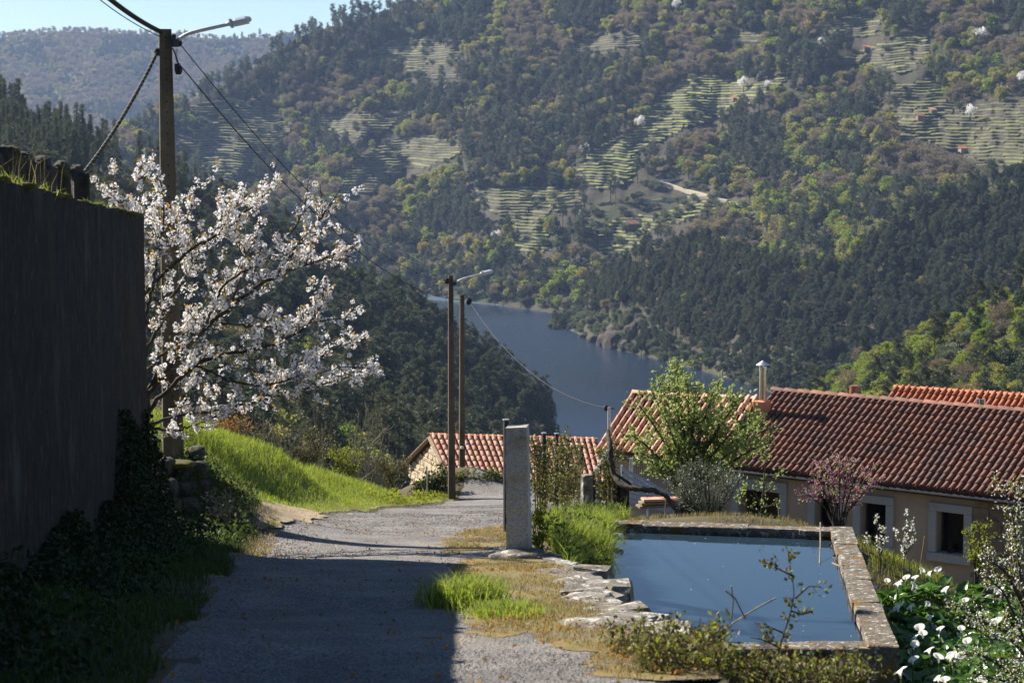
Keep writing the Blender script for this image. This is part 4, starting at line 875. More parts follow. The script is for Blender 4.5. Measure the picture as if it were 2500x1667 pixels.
# ------------------------------------------------------------------ houses
def tile_mesh():
    V = []; a = np.linspace(math.radians(8), math.radians(172), 7)
    for (y, rr_, z0) in ((0, .40, .10), (1.14, .33, .0)): V += [(math.cos(q) * rr_, y, math.sin(q) * rr_ * .85 + z0) for q in a]
    V += [(math.cos(q) * .33, 0, math.sin(q) * .33 * .85 + .10) for q in a]
    Fq = [(k, k + 1, 8 + k, 7 + k) for k in range(6)] + [(k + 1, k, 14 + k, 15 + k) for k in range(6)]
    return np.array(V), np.array(Fq)
TV, TF = tile_mesh()
def tile_data(mat):
    me = mesh_of('tile', TV, TF.ravel(), np.full(len(TF), 4), np.zeros(len(TF)), True); me.materials.append(mat); return me
def tile_roof(parent, base, EL, ER, RR, RL, nc, nr, mat, seed=0, budget=300, bed=True, lift=.03):
    """rows of clay cover tiles over a roof slope; the nearest are objects"""
    r = np.random.default_rng(seed); EL, ER, RR, RL = map(np.asarray, (EL, ER, RR, RL)); slope = parent
    me = tile_data(mat); N = unit(np.cross(ER - EL, RL - EL)); S_ = lambda u, v: (EL * (1 - u) + ER * u) * (1 - v) + (RL * (1 - u) + RR * u) * v
    if bed:
        q = [EL, ER, RR, RL]; lo = [p - N * .12 for p in q]; G().add(q + lo, [(0, 1, 2, 3), (7, 6, 5, 4), (0, 4, 5, 1), (1, 5, 6, 2), (2, 6, 7, 3), (3, 7, 4, 0)]).build('tile_bed', M['terr_base'], parent, base=base)
    cells = []
    for j in range(nr):
        for i in range(nc):
            u = (i + .5) / nc; v = j / nr; p = S_(u, v); ax = S_(u + .5 / nc, v) - S_(u - .5 / nc, v); ay = S_(u, v + 1 / nr) - p
            ay = ay + ax * r.normal(0, .015); p = p + N * (lift * .3 + r.normal(0, .004)) - ay * .06 * r.random(); w = np.linalg.norm(ax)
            cells.append((p[1], np.stack([ax, ay, N * w * 1.05], 1), p))
    cells.sort(key=lambda c: c[0]); g = G()
    for k, (_, Mx, p) in enumerate(cells):
        if k < budget:
            o = bpy.data.objects.new('tile', me); COL.objects.link(o); o.parent = slope
            m4 = Matrix([[*Mx[q], p[q] - base[q]] for q in range(3)] + [[0, 0, 0, 1]]); o.matrix_local = m4
        else: g.add(TV @ Mx.T + p, TF)
    if g.b: tag(g.build('tile_field', mat, slope, smooth=True, base=base), kind='stuff')
def ridge_tiles(parent, base, A, B, n, mat, rad=.13):
    A = np.asarray(A); B = np.asarray(B); ax = (B - A) / n; side = unit(np.cross(ax, [0, 0, 1.])); me = tile_data(mat)
    for k in range(n):
        o = bpy.data.objects.new('ridge_tile', me); COL.objects.link(o); o.parent = parent; p = A + ax * k
        Mx = np.stack([side * rad * 2.4, ax, np.array([0, 0, rad * 1.7])], 1); o.matrix_local = Matrix([[*Mx[q], p[q] - base[q] + (-.04 if q == 2 else 0)] for q in range(3)] + [[0, 0, 0, 1]])

FO = np.array([10.57, 48.0]); FA = np.array([.8, -.6]); FIN = np.array([.6, .8])
def ft(px): xx = (px - 1250) / F * 1.0125; return (48 * xx - 10.57) / (.8 + .6 * xx)
def fp(t, z, inn=0.0): q = FO + FA * t + FIN * inn; return np.array([q[0], q[1], z])
def fz(px, py, inn=0.): t = ft(px); d = (FO + FA * t + FIN * inn)[1]; return P(px, py, d)[2]
hb = fp(0, -11.2); house = thing('main_house', hb, 'long beige rendered house with an old brown tile roof and granite window surrounds', 'house')
ZE, ZRG = -8.40, -6.75; tl, tr_ = ft(1745), ft(2720)
roof = bpy.data.objects.new('roof', None); COL.objects.link(roof); roof.parent = house
tile_roof(roof, hb, fp(tl, ZE), fp(tr_, ZE), fp(tr_, ZRG, 3.1), fp(tl, ZRG, 3.1), int((tr_ - tl) / .188), 12, M['terr_old'], 1, 300)
ridge_tiles(roof, hb, fp(tl - .05, ZRG + .03, 3.1), fp(tr_, ZRG + .03, 3.1), 26, M['terr_old'], .15)
# newer end of the roof
E_L = P(1455, 1097, 54.2); E_R = fp(ft(1745) - .03, ZE + .04); R_R = zat(1862, 974, -6.93); R_L = zat(1544, 958, -6.9)
tile_roof(roof, hb, E_L, E_R, R_R, R_L, 18, 7, M['terr_pink'], 2, 126)
ridge_tiles(roof, hb, R_L + [0, 0, .02], R_R + [0, 0, .02], 9, M['terr_pink'], .14)
q = [R_L, R_R, R_R + [2.5, 3.0, -1.5], R_L + [2.5, 3.0, -1.5]]; G().add(q, [(0, 1, 2, 3)]).build('back_slope', M['terr_base'], roof, base=hb)
q = [fp(tl, ZRG, 3.1), fp(tr_, ZRG, 3.1), fp(tr_, ZE, 6.2), fp(tl, ZE, 6.2)]; G().add(q, [(0, 1, 2, 3)]).build('back_slope', M['terr_base'], roof, base=hb)
# facade with real openings
def cells_wall(t0, t1, z0, z1, ops, inn, mat, name, parent, depth=.35):
    ts = sorted({t0, t1, *[o[0] for o in ops], *[o[1] for o in ops]}); zs = sorted({z0, z1, *[o[2] for o in ops], *[o[3] for o in ops]}); g = G()
    for a, b_ in zip(ts[:-1], ts[1:]):
        for c, d in zip(zs[:-1], zs[1:]):
            if any(o[0] - 1e-6 <= a and b_ <= o[1] + 1e-6 and o[2] - 1e-6 <= c and d <= o[3] + 1e-6 for o in ops): continue
            g.add([fp(a, c, inn), fp(b_, c, inn), fp(b_, d, inn), fp(a, d, inn)], [(0, 1, 2, 3)])
    for (a, b_, c, d) in ops:
        for (u, v) in (((a, c), (b_, c)), ((b_, c), (b_, d)), ((b_, d), (a, d)), ((a, d), (a, c))): g.add([fp(*u, inn), fp(*v, inn), fp(*v, inn + depth), fp(*u, inn + depth)], [(0, 1, 2, 3)])
    return g.build(name, mat, parent, base=hb)
IN = .32; ZB = -11.5
def T_(px): xx = (px - 1250) / F * 1.0125; return (48 * xx - 10.57 + IN * (.8 * xx - .6)) / (.8 + .6 * xx)
ops = []; specs = [('porch', 1806, 1905, 1199, 1330), ('door', 1993, 2050, 1208, 1330), ('window', 2104, 2166, 1230, 1331), ('window', 2290, 2357, 1252, 1353)]
for nm, x0, x1, y0, y1 in specs:
    a, b_ = T_(x0), T_(x1); zt = fz((x0 + x1) / 2, y0, IN); zb = fz((x0 + x1) / 2, y1, IN) if nm == 'window' else -11.2; ops.append((a, b_, zb, zt))
cells_wall(T_(1480), tr_, ZB, ZE + .02, ops, IN, M['render'], 'wall', house)
G().add([fp(T_(1480), ZB, IN), fp(T_(1480), ZE, IN), fp(T_(1480), ZE, 5.5), fp(T_(1480), ZB, 5.5)], [(0, 1, 2, 3)]).build('gable_wall', M['render'], house)
G().add([fp(T_(1480), ZB, 5.8), fp(tr_, ZB, 5.8), fp(tr_, ZE, 5.8), fp(T_(1480), ZE, 5.8)], [(3, 2, 1, 0)]).build('rear_wall', M['render'], house)
Rf = np.array([[FA[0], FIN[0], 0], [FA[1], FIN[1], 0], [0, 0, 1.]])
fw = .21
for (nm, *_), (a, b_, zb, zt) in zip(specs, ops):
    w = bpy.data.objects.new({'porch': 'porch', 'door': 'doorway', 'window': 'window'}[nm], None); COL.objects.link(w); w.parent = house
    def bar(n_, t, z, sx, sz, inn=IN - .03, dep=.1, m_=None): G().box(fp(t, z, inn), sx, dep, sz, Rf, ch=.008).build(n_, m_ or M['granite_clean'], w, base=hb)
    k = 1.35 if nm == 'porch' else 1
    bar('lintel', (a + b_) / 2, zt + fw * k / 2 + .003, b_ - a + 2 * fw, fw * k)
    bar('jamb', a - fw / 2 - .002, (zt + zb) / 2, fw, zt - zb); bar('jamb', b_ + fw / 2 + .002, (zt + zb) / 2, fw, zt - zb)
    if nm == 'window': bar('sill', (a + b_) / 2, zb - fw / 2 - .003, b_ - a + 2 * fw, fw, IN - .05, .16)
    if nm == 'porch':
        G().add([fp(a - 1, zb - .2, IN + 1.6), fp(b_ + 1, zb - .2, IN + 1.6), fp(b_ + 1, zt + .3, IN + 1.6), fp(a - 1, zt + .3, IN + 1.6)], [(0, 1, 2, 3)]).build('inner_wall', M['rubble_brown'], w, base=hb)
        for sx in (a - .3, b_ + .3): G().add([fp(sx, zb - .2, IN + .36), fp(sx, zb - .2, IN + 1.6), fp(sx, zt + .3, IN + 1.6), fp(sx, zt + .3, IN + .36)], [(0, 1, 2, 3)]).build('side_wall', M['rubble_brown'], w, base=hb)
        G().add([fp(a - 1, zt + .25, IN + .36), fp(b_ + 1, zt + .25, IN + .36), fp(b_ + 1, zt + .25, IN + 1.7), fp(a - 1, zt + .25, IN + 1.7)], [(3, 2, 1, 0)]).build('soffit', M['timber'], w, base=hb)
        bar('corbel', a - .02, zt - .1, .12, .26, IN - .06, .12)
    else:
        G().box(fp((a + b_) / 2, (zt + zb) / 2, IN + .3), b_ - a, .02, zt - zb, Rf).build('pane', M['glass'], w, base=hb)
        for sx in (a + .035, b_ - .035): G().box(fp(sx, (zt + zb) / 2, IN + .27), .05, .05, zt - zb, Rf).build('frame_bar', M['darksteel'], w, base=hb)
        for zz in (zt - .03, zb + .03): G().box(fp((a + b_) / 2, zz, IN + .268), b_ - a - .12, .05, .05, Rf).build('frame_bar', M['darksteel'], w, base=hb)
# stone-faced stretch of the facade
g0 = T_(2374); r = np.random.default_rng(4); z = -11.3; row = 0
while z < -8.75:
    h = r.uniform(.13, .24); t = g0 + (r.uniform(0, .2) if row % 2 else 0)
    while t < min(tr_, g0 + 2.6):
        L = r.uniform(.18, .5); G().box(fp(t + L / 2, z + h / 2, IN - .012), L - .025, .06, h - .025, Rf, ch=.018, jit=.012, r=r).build('stone', M['rubble_brown'], house, base=hb); t += L
    z += h; row += 1
# gutter, flues
G().tube([fp(tl - 3.2, ZE - .13, -.02), fp(tr_, ZE - .13, -.02)], .055, 8).build('gutter', M['darksteel'], house)
G().box(fp((tl + tr_) / 2, ZE - .11, .17), tr_ - tl, .3, .03, Rf).build('eave_board', M['darksteel'], house)
cpz = zat(1859, 985, -7.0); ch_ = bpy.data.objects.new('chimney', None); COL.objects.link(ch_); ch_.parent = house
G().box(cpz + [0, -.1, -.12], .34, .4, .42, Rf, ch=.015).build('stack', M['chimney_clay'], ch_, base=hb)
f0 = cpz + [0.02, -.05, .05]; zt = P(1860, 897, f0[1])[2]; G().tube([f0, [f0[0], f0[1], zt]], .095, 20).build('flue_pipe', M['stainless'], ch_, smooth=True, base=hb)
G().tube([[f0[0], f0[1], zt - .08], [f0[0], f0[1], zt + .02]], .108, 20).build('collar', M['stainless'], ch_, smooth=True, base=hb)
for a in (0, 2.1, 4.2): G().tube([[f0[0] + .08 * math.cos(a), f0[1] + .08 * math.sin(a), zt], [f0[0] + .09 * math.cos(a), f0[1] + .09 * math.sin(a), zt + .1]], .012, 5).build('cap_strut', M['darksteel'], ch_, base=hb)
a = np.linspace(0, 2 * math.pi, 20, endpoint=False); cone = np.concatenate([np.stack([f0[0] + .19 * np.cos(a), f0[1] + .19 * np.sin(a), np.full(20, zt + .07)], 1), np.stack([f0[0] + .17 * np.cos(a), f0[1] + .17 * np.sin(a), np.full(20, zt + .06)], 1), [[f0[0], f0[1], zt + .2]]])
G().add(cone, [(k, (k + 1) % 20, 40) for k in range(20)] + [(k, 20 + k, 20 + (k + 1) % 20, (k + 1) % 20) for k in range(20)] + [tuple(range(20, 40))]).build('rain_cap', M['galv'], ch_, base=hb)
f1 = P(2085, 975, 55.5); g = G().tube([f1, P(2085, 955, 55.5)], .08, 14); g.build('flue_pipe', M['rust'], house, smooth=True); G().tube([P(2085, 961, 55.5), P(2085, 941, 55.5)], .125, 16).build('flue_head', M['rust'], house, smooth=True)
# pots on the sills
for (px, py) in ((2320, 1352), (2135, 1330)):
    b_ = P(px, py, (FO + FA * T_(px) + FIN * (IN + .12))[1]); pt = thing('flower_pot', b_, 'dark flower pot with a spiky plant on the %s window sill' % ('rightmost' if px > 2200 else 'middle'), 'plant pot')
    G().tube([b_, b_ + [0, 0, .13]], [.06, .085], 12).build('pot', M['darksteel'], pt); V, Fq = blades(b_ + [0, 0, .12] + np.random.default_rng(2).normal(0, .02, (26, 3)) * [1, 1, 0], .22, .015, .8); G().add(V, Fq).build('leaves', M['weed'], pt)

# red roof of the house behind
R2L = P(2184, 943, 64); R2R = zat(2497, 963, R2L[2]); ax = unit(R2R - R2L); dn = unit(np.cross([0, 0, 1.], ax)); dn = dn if dn[1] < 0 else -dn
EL2 = R2L + dn * 3.3 + [0, 0, -1.5]; R2R = R2R + ax * 3; ER2 = R2R + dn * 3.3 + [0, 0, -1.5]
h2 = thing('rear_house', EL2 + [0, 0, -3], 'house behind with a newer bright red tile roof', 'house'); hb2 = np.array(h2['base'])
rf2 = bpy.data.objects.new('roof', None); COL.objects.link(rf2); rf2.parent = h2
tile_roof(rf2, hb2, EL2, ER2, R2R, R2L, 36, 9, M['terr_red'], 5, 300); ridge_tiles(rf2, hb2, R2L, R2R, 16, M['terr_new'], .13)
G().add([R2L, R2R, R2R - dn * 3.3 + [0, 0, -1.5], R2L - dn * 3.3 + [0, 0, -1.5]], [(0, 1, 2, 3)]).build('back_slope', M['terr_base'], rf2, base=hb2)
c2 = [EL2, ER2, R2R - dn * 3.3 + [0, 0, -1.5], R2L - dn * 3.3 + [0, 0, -1.5]]; g = G()
for k in range(4): p, q = c2[k] + ([0, 0, -.15]), c2[(k + 1) % 4] + ([0, 0, -.15]); g.add([p, q, q + [0, 0, -4], p + [0, 0, -4]], [(0, 1, 2, 3)])
g.add([EL2 + [0, 0, -.1], R2L + [0, 0, -.1], c2[3] + [0, 0, -.1]], [(0, 1, 2)]); g.build('wall', M['render'], h2)
for px in (2388, 2400): q = P(px, 990, 59.5); G().tube([q + [0, 0, -.5], P(px, 974, 59.5)], .075, 14).build('flue_pipe', M['stainless'], h2, smooth=True)

# small stone house at the bend
SR_L = P(1049, 1061, 72); SR_R = P(1456, 1072, 73.4); SE_L = P(1098, 1165, 69); SE_R = P(1482, 1178, 70.2); SB_L = P(988, 1124, 75.2); SB_R = SB_L + (SR_R - SR_L)
hb3 = SE_L + [0, 0, -1.6]; h3 = thing('stone_house', hb3, 'small rubble stone house with pale orange tiles at the road bend', 'house')
rf3 = bpy.data.objects.new('roof', None); COL.objects.link(rf3); rf3.parent = h3
tile_roof(rf3, hb3, SE_L, SE_R, SR_R, SR_L, 28, 8, M['terr_pink'], 9, 224); ridge_tiles(rf3, hb3, SR_L + [0, 0, .02], SR_R + [0, 0, .02], 17, M['terr_new'], .12)
q = [SR_L, SR_R, SB_R, SB_L]; lo = [p + [0, 0, -.14] for p in q]; G().add(q + lo, [(0, 1, 2, 3), (7, 6, 5, 4), (0, 3, 7, 4), (2, 3, 7, 6)]).build('back_slope', M['terr_base'], rf3, base=hb3)
u3 = unit((SR_R - SR_L) * [1, 1, 0]); off = u3 * .22
ga, gb, gc = SE_L + off + [0, 0, -.12], SR_L + off + [0, 0, -.14], SB_L + off + [0, 0, -.12]; zb = -13.4
G().add([ga, gb, gc, [gc[0], gc[1], zb], [ga[0], ga[1], zb]], [(0, 1, 2, 3, 4)]).build('gable_wall', M['mortar'], h3)
G().add([ga, SE_R + [0, 0, -.12], [SE_R[0], SE_R[1], zb], [ga[0], ga[1], zb]], [(0, 1, 2, 3)]).build('front_wall', M['mortar'], h3)
r = np.random.default_rng(6); gd = unit((gc - ga) * [1, 1, 0]); gn = np.array([-gd[1], gd[0], 0]); gn = gn if gn[0] < 0 else -gn; Lg = np.linalg.norm(((gc - ga) * [1, 1, 0])); Rg = np.stack([gd, -gn, [0, 0, 1.]], 1); z = zb + .3
while z < gb[2]:
    h = r.uniform(.13, .26); s = r.uniform(-.1, .1)
    while s < Lg:
        L = r.uniform(.16, .5); m_ = s + L / 2; lim = ga[2] + (gb[2] - ga[2]) * min(1, m_ / (Lg * .47)) if m_ < Lg * .47 else gb[2] + (gc[2] - gb[2]) * (m_ - Lg * .47) / (Lg * .53)
        if 0 < m_ < Lg and z + h < lim - .05: G().box(ga * [1, 1, 0] + gd * m_ + gn * .01 + [0, 0, z + h / 2], L - .03, .09, h - .03, Rg, ch=.02, jit=.02, r=r).build('stone', M['rubble'], h3, base=hb3)
        s += L
    z += h
for p, q in ((SR_L, SB_L), (SR_L, SE_L)):
    G().tube([p + [0, 0, -.12], q + [0, 0, -.12]], .085, 4).build('barge_board', M['timber'], h3)

# ------------------------------------------------------------------ irrigation pool
pb = np.array([3, 28, -8.2]); pool = thing('irrigation_pool', pb, 'stone walled irrigation pool full of still water below the lane', 'pool')
PW = [np.array([*q, WATER]) for q in POOL]
tag(G().add([PW[0] + [-.1, -.1, 0], PW[1] + [.1, -.1, 0], PW[2] + [.1, .1, 0], PW[3] + [-.1, .1, 0]], [(0, 1, 2, 3)]).build('pool_water', M['poolwater']), 'still blue green water filling the stone irrigation pool', 'water', kind='structure')
r = np.random.default_rng(21)
def pool_side(A, B, out, width, ztop, name):
    d = unit(B - A); L = np.linalg.norm(B - A); R = np.stack([d, np.cross([0, 0, 1.], d), [0, 0, 1.]], 1); c = (A + B) / 2 + out * width / 2
    G().box([c[0], c[1], (ztop - .1 - 8.3) / 2], L + width * 2 * (name != 'x'), width - .02, ztop - .1 + 8.3, R).build('side_wall', M['coping'], pool)
    s = -width * .9
    while s < L + width * .9:
        l = min(r.uniform(.45, .95), L + width * .95 - s)
        if l < .12: break
        if True:
            q = A + d * (s + l / 2) + out * (width / 2 + r.normal(0, .008)); hh = r.uniform(.1, .13)
            G().box([q[0], q[1], ztop - hh / 2 + r.normal(0, .005)], l * 1.04, width + r.uniform(0, .03), hh, rotz(math.atan2(d[1], d[0]) + r.normal(0, .006)), ch=.014, jit=.009, r=r).build('coping_stone', M['coping'], pool)
        s += l - .03
cen = sum(PW) / 4
for A, B, w, zt in ((PW[3], PW[2], .34, WATER + .13), (PW[1], PW[2], .36, WATER + .13), (PW[0], PW[1], .34, WATER + .1), (PW[0], PW[3], .22, WATER + .1)):
    n_ = unit(np.cross(B - A, [0, 0, 1.])); n_ = n_ if np.dot(n_, (A + B) / 2 - cen) > 0 else -n_
    pool_side(A, B, n_, w, zt, 's')
for k, (px, py, d, s, m_, lab) in enumerate(((2052, 1318, 31.4, (.32, .25, .16), 'stone', 'rounded stone on the back corner of the pool rim'), (2068, 1308, 31.7, (.34, .26, .14), 'stone', 'flat stone behind the rounded one on the pool corner'), (2040, 1308, 31.6, (.22, .2, .16), 'stone', 'small stone at the inner back corner of the pool'), (2085, 1372, 29.9, (.42, .3, .1), 'darkstone', 'dark slate lying across the pool rim'), (2092, 1360, 30.1, (.36, .28, .12), 'darkstone', 'second slate under the hose on the pool rim'))):
    p = P(px, py, d); V, Fc = rock(p, s, k + 400, rz=k); tag(G().add(V, Fc).build('loose_stone', M[m_], base=p, smooth=True), lab, 'stone')
def stick(name, pts, rad, mat, label, cat, group=None):
    q = np.array([P(*k) for k in pts]); o = G().tube(q, rad, 6).build(name, mat, base=q[0], smooth=True); return tag(o, label, cat, group)
stick('hose', [(2033, 1362, 30.0), (2062, 1364, 29.8), (2090, 1368, 29.6), (2112, 1390, 29.2), (2125, 1440, 28), (2148, 1500, 26.8), (2165, 1560, 25.6)], .022, M['cable'], 'black hose draped over the pool rim', 'hose')
stick('stick', [(2003, 1275, 31), (2003, 1330, 30.2), (2001, 1382, 29.5)], .012, M['timber'], 'thin upright stick standing in the pool', 'stick')
stick('stick', [(2022, 1330, 30.9), (2040, 1320, 30.9), (2060, 1312, 31)], .012, M['bark'], 'small twig poking over the back corner of the pool', 'stick')
stick('stick', [(2032, 1374, 29.6), (2056, 1385, 29.3)], .018, M['timber'], 'short wooden peg at the pool edge under the slates', 'stick')
stick('stick', [(2105, 1615, 24.1), (2140, 1603, 24.3), (2185, 1595, 24.5)], .012, M['bark'], 'dry twig lying on the front pool corner', 'stick')
stick('pipe', [(1486, 1305, 31.2), (1519, 1309, 31.0)], .045, M['white'], 'white plastic pipe end over the pool', 'pipe')
for k, (px, y0, y1, dx, d, lab) in enumerate(((1907, 1240, 1290, -5, 36, 'thick garden stake before the porch jamb'), (1928, 1256, 1288, -2, 36, 'short stake right of the porch jamb'), (1948, 1274, 1289, 0, 36, 'tiny stake behind the back coping'), (2245, 1308, 1392, 13, 40, 'leaning pale stake in front of the rightmost windows'), (1485, 1190, 1255, 0, 38, 'thin rod left of the black vine trunk'), (1494, 1190, 1258, 0, 38, 'second thin rod beside the black vine trunk'), (1622, 1218, 1282, 4, 37, 'wooden stake under the arch of the black vine'))):
    stick('garden_stake', [(px, y1 + 6, d), (px + dx, y0, d)], .014 if k != 0 else .025, M['timber'], lab, 'stake')

# ------------------------------------------------------------------ granite post, edge stones
pb = P(1268, 1352, 26.6); post = thing('granite_post', pb, 'rough upright granite post with a pale flat top at the road edge', 'post'); r = np.random.default_rng(15)
hp = P(1268, 1040, 26.6)[2] - pb[2]; wp = .298; Rp_ = rotz(-.12); nz = 30; rg = []
per = [(-.5, -.5), (-.17, -.5), (.17, -.5), (.5, -.5), (.5, -.17), (.5, .17), (.5, .5), (.17, .5), (-.17, .5), (-.5, .5), (-.5, .17), (-.5, -.17)]
for k in range(nz + 1):
    t = k / nz; w = wp * (1.06 - .08 * t)
    rg.append([Rp_ @ np.array([x * w, y * w, 0]) + pb + [-.03 * t, 0, -.15 + (hp + .15) * t + (.02 * x if k == nz else 0)] + r.normal(0, .0055, 3) * (1, 1, .3) for x, y in per])
V = np.array(rg).reshape(-1, 3); mm = np.arange(12)[None]; i = np.arange(nz)[:, None] * 12
G().add(V, np.stack([i + mm, i + (mm + 1) % 12, i + 12 + (mm + 1) % 12, i + 12 + mm], -1).reshape(-1, 4)).add(V[-12:], [tuple(range(12))]).build('shaft', M['granite'], post)
V, Fc = rock(P(1275, 1372, 26.3), (.85, .7, .34), 91, rz=.2); tag(G().add(V, Fc).build('boulder', M['stone'], base=P(1275, 1372, 26.3), smooth=True), 'pale lichened boulder under the granite post', 'rock')
edge = thing('stone_edging', np.array([XR(20), 20, ZR(20) - .5]), 'rough stone edging along the drop from the lane to the pool', 'wall'); r = np.random.default_rng(31)
for y in np.arange(15.2, 26.2, .42):
    for lv in range(2):
        x = float(XR(y)) + r.uniform(-.06, .08) + lv * .06; s = (r.uniform(.2, .5), r.uniform(.2, .62), r.uniform(.1, .26)); x += r.normal(0, .07)
        G().box((x, y + r.uniform(-.1, .1), float(ZR(y)) - .075 - lv * .2 + r.normal(0, .02)), s[0] * 1.1, s[1] * 1.1, s[2], rotz(r.uniform(-.6, .6)) @ np.array([[1, 0, 0], [0, 1, r.normal(0, .12)], [0, 0, 1]]), ch=.03, jit=.03, r=r).build('stone', M['stone'], edge)
for k, (px, py, s, lab) in enumerate(((1490, 1530, (.78, .5, .22), 'large flat lichened stone beside the pool corner'), (1450, 1492, (.62, .28, .1), 'narrow slab jutting toward the water'), (1440, 1468, (.6, .5, .16), 'pale broken stone at the lane edge above the pool'), (1395, 1425, (.5, .4, .14), 'mossy stone between the post and the pool'), (1345, 1398, (.4, .35, .12), 'orange lichened stone behind the granite post'))):
    p = onroad(px, py); V, Fc = rock(p + [0, 0, -.01], np.array(s) * [1, 1, .8], k + 500, rz=k * .7); tag(G().add(V, Fc).build('edge_stone', M['stone'], base=p, smooth=True), lab, 'stone')
slab_p = zat(1157, 1206, -11.9); tag(G().box(slab_p + [0, 0, .02], 1.1, .55, .16, rotz(.12), ch=.02, jit=.012).build('stone_slab', M['timber'], base=slab_p), 'weathered slab lying on the road at the bend', 'slab')

# ------------------------------------------------------------------ fence, gate, railings by the garden
fposts = [(1235, 1026, 34.0), (1328, 1058, 44.0), (1359, 1059, 46.5), (1386, 1071, 49), (1419, 1087, 51)]
fb = P(1328, 1258, 44); fence = thing('wire_fence', fb, 'dark metal post and wire fence overgrown by a vine', 'fence'); tops = []
for (px, py, d) in fposts:
    tp = P(px, py, d); gz_ = float(gz(tp[0], tp[1])); G().box([tp[0], tp[1], (tp[2] + gz_ - .3) / 2], .075, .075, tp[2] - gz_ + .3, rotz(.3)).build('post', M['darksteel'], fence); tops.append((tp, gz_))
    G().box(tp + [0, 0, .012], .1, .1, .02, rotz(.3)).build('post_cap', M['galv'], fence)
for a, b_ in zip(tops[:-1], tops[1:]):
    for f in (.08, .3, .52, .74, .94):
        p = a[0].copy(); q = b_[0].copy(); p[2] = a[1] + (a[0][2] - a[1]) * f; q[2] = b_[1] + (b_[0][2] - b_[1]) * f; G().tube(path(p, q, .02, 6), .005, 4).build('wire', M['galv'], fence)
pp = P(1434, 1158, 43); gz_ = float(gz(pp[0], pp[1])); tag(G().box([pp[0], pp[1], (pp[2] + gz_) / 2 - .2], .25, .25, pp[2] - gz_ + .4, rotz(.3), ch=.03, jit=.01).build('stone_pillar', M['stone'], base=[pp[0], pp[1], gz_]), 'short rough stone pillar next to the slanted metal gate', 'pillar')
ga_ = thing('metal_gate', P(1450, 1240, 41), 'slanted grey metal gate leaf with wire mesh beside the stone pillar', 'gate')
c = [P(1450, 1153, 41), P(1466, 1128, 43), P(1466, 1222, 43), P(1450, 1240, 41)]
for k in range(4): G().tube([c[k], c[(k + 1) % 4]], .028, 6).build('frame_bar', M['galv'] if k in (0,) else M['darksteel'], ga_)
G().tube([c[0], P(1484, 1099, 45)], .035, 6).build('handrail', M['galv'], ga_)
for k in range(1, 9): G().tube([c[0] + (c[1] - c[0]) * k / 9, c[3] + (c[2] - c[3]) * k / 9], .005, 4).build('mesh_wire', M['darksteel'], ga_)
for k in range(1, 14): G().tube([c[0] + (c[3] - c[0]) * k / 14, c[1] + (c[2] - c[1]) * k / 14], .005, 4).build('mesh_wire', M['darksteel'], ga_)
rl = thing('slatted_railing', P(1575, 1230, 48), 'pale grey slatted railing sloping down behind the leafy tree', 'railing')
A0, A1 = P(1518, 1140, 46), P(1640, 1206, 50); B0, B1 = P(1518, 1222, 46), P(1640, 1252, 50)
for k in range(6): f = k / 5.6 + .04; p, q = A0 + (B0 - A0) * f, A1 + (B1 - A1) * f; d = unit(q - p); G().box((p + q) / 2, np.linalg.norm(q - p), .025, .085, np.stack([d, unit(np.cross([0, 0, 1.], d)), np.cross(d, unit(np.cross([0, 0, 1.], d)))], 1)).build('slat', M['paleslat'], rl)
for f in (0, .5, 1): p, q = A0 + (A1 - A0) * f, B0 + (B1 - B0) * f; G().tube([p + [0, -.04, .05], q + [0, -.04, -.2]], .035, 4).build('post', M['paleslat'], rl)
mf = thing('mesh_panel', P(1560, 1180, 49), 'thin vertical wire mesh panel above the slatted railing', 'fence'); a, b_ = P(1541, 1118, 47), P(1640, 1150, 50)
G().tube([a, P(1541, 1180, 47)], .05, 6).build('post', M['galv'], mf)
for k in range(24): p = a + (b_ - a) * k / 23; G().tube([p + [0, 0, -.05], p + [0, 0, -.75]], .006, 4).build('mesh_wire', M['darksteel'], mf)
bl = P(1512, 1212, 41); tag(G().box(bl + [0, 0, -.1], .33, .4, .75, rotz(.2), ch=.02).build('concrete_block', M['oldconcrete'], base=bl), 'dark concrete block beside the black vine trunk', 'block')
for k, (px, py, lab) in enumerate(((1612, 1218, 'top board of the plank stack under the black vine'), (1606, 1226, 'second board of the plank stack under the black vine'), (1600, 1234, 'bottom board of the plank stack under the black vine'))):
    p = P(px, py, 40); tag(G().box(p, .75, .3, .05, rotz(.15 + .05 * k), ch=.006).build('plank', M['timber'] if k else M['terr_pink'], base=p), lab, 'plank')
vt = thing('grape_vine', P(1648, 1274, 39), 'bare black vine trunk arching low over the garden', 'vine')
q = np.array([P(x, y, d) for x, y, d in ((1484, 1052, 40.5), (1491, 1090, 40), (1492, 1125, 40), (1497, 1155, 40), (1508, 1175, 39.8), (1530, 1190, 39.6), (1560, 1193, 39.5), (1595, 1196, 39.4), (1622, 1206, 39.3), (1640, 1226, 39.2), (1655, 1248, 39.1), (1657, 1260, 39), (1647, 1276, 39))]); t = np.linspace(0, 1, 60); kk = np.linspace(0, 1, len(q)); q = np.stack([np.interp(t, kk, q[:, c]) for c in range(3)], 1)
for _ in range(3): q[1:-1] = (q[:-2] + 2 * q[1:-1] + q[2:]) / 4
q[1:-1] += np.random.default_rng(1).normal(0, .008, q[1:-1].shape); G().tube(q, [.045, .06, .055, .06, .05, .055, .065], 7).build('trunk', M['bark'], vt, smooth=True)
G().tube([P(1497, 1155, 40), P(1515, 1165, 39.9), P(1535, 1178, 39.8), P(1548, 1196, 39.7)], .03, 6).build('branch', M['bark'], vt, smooth=True)
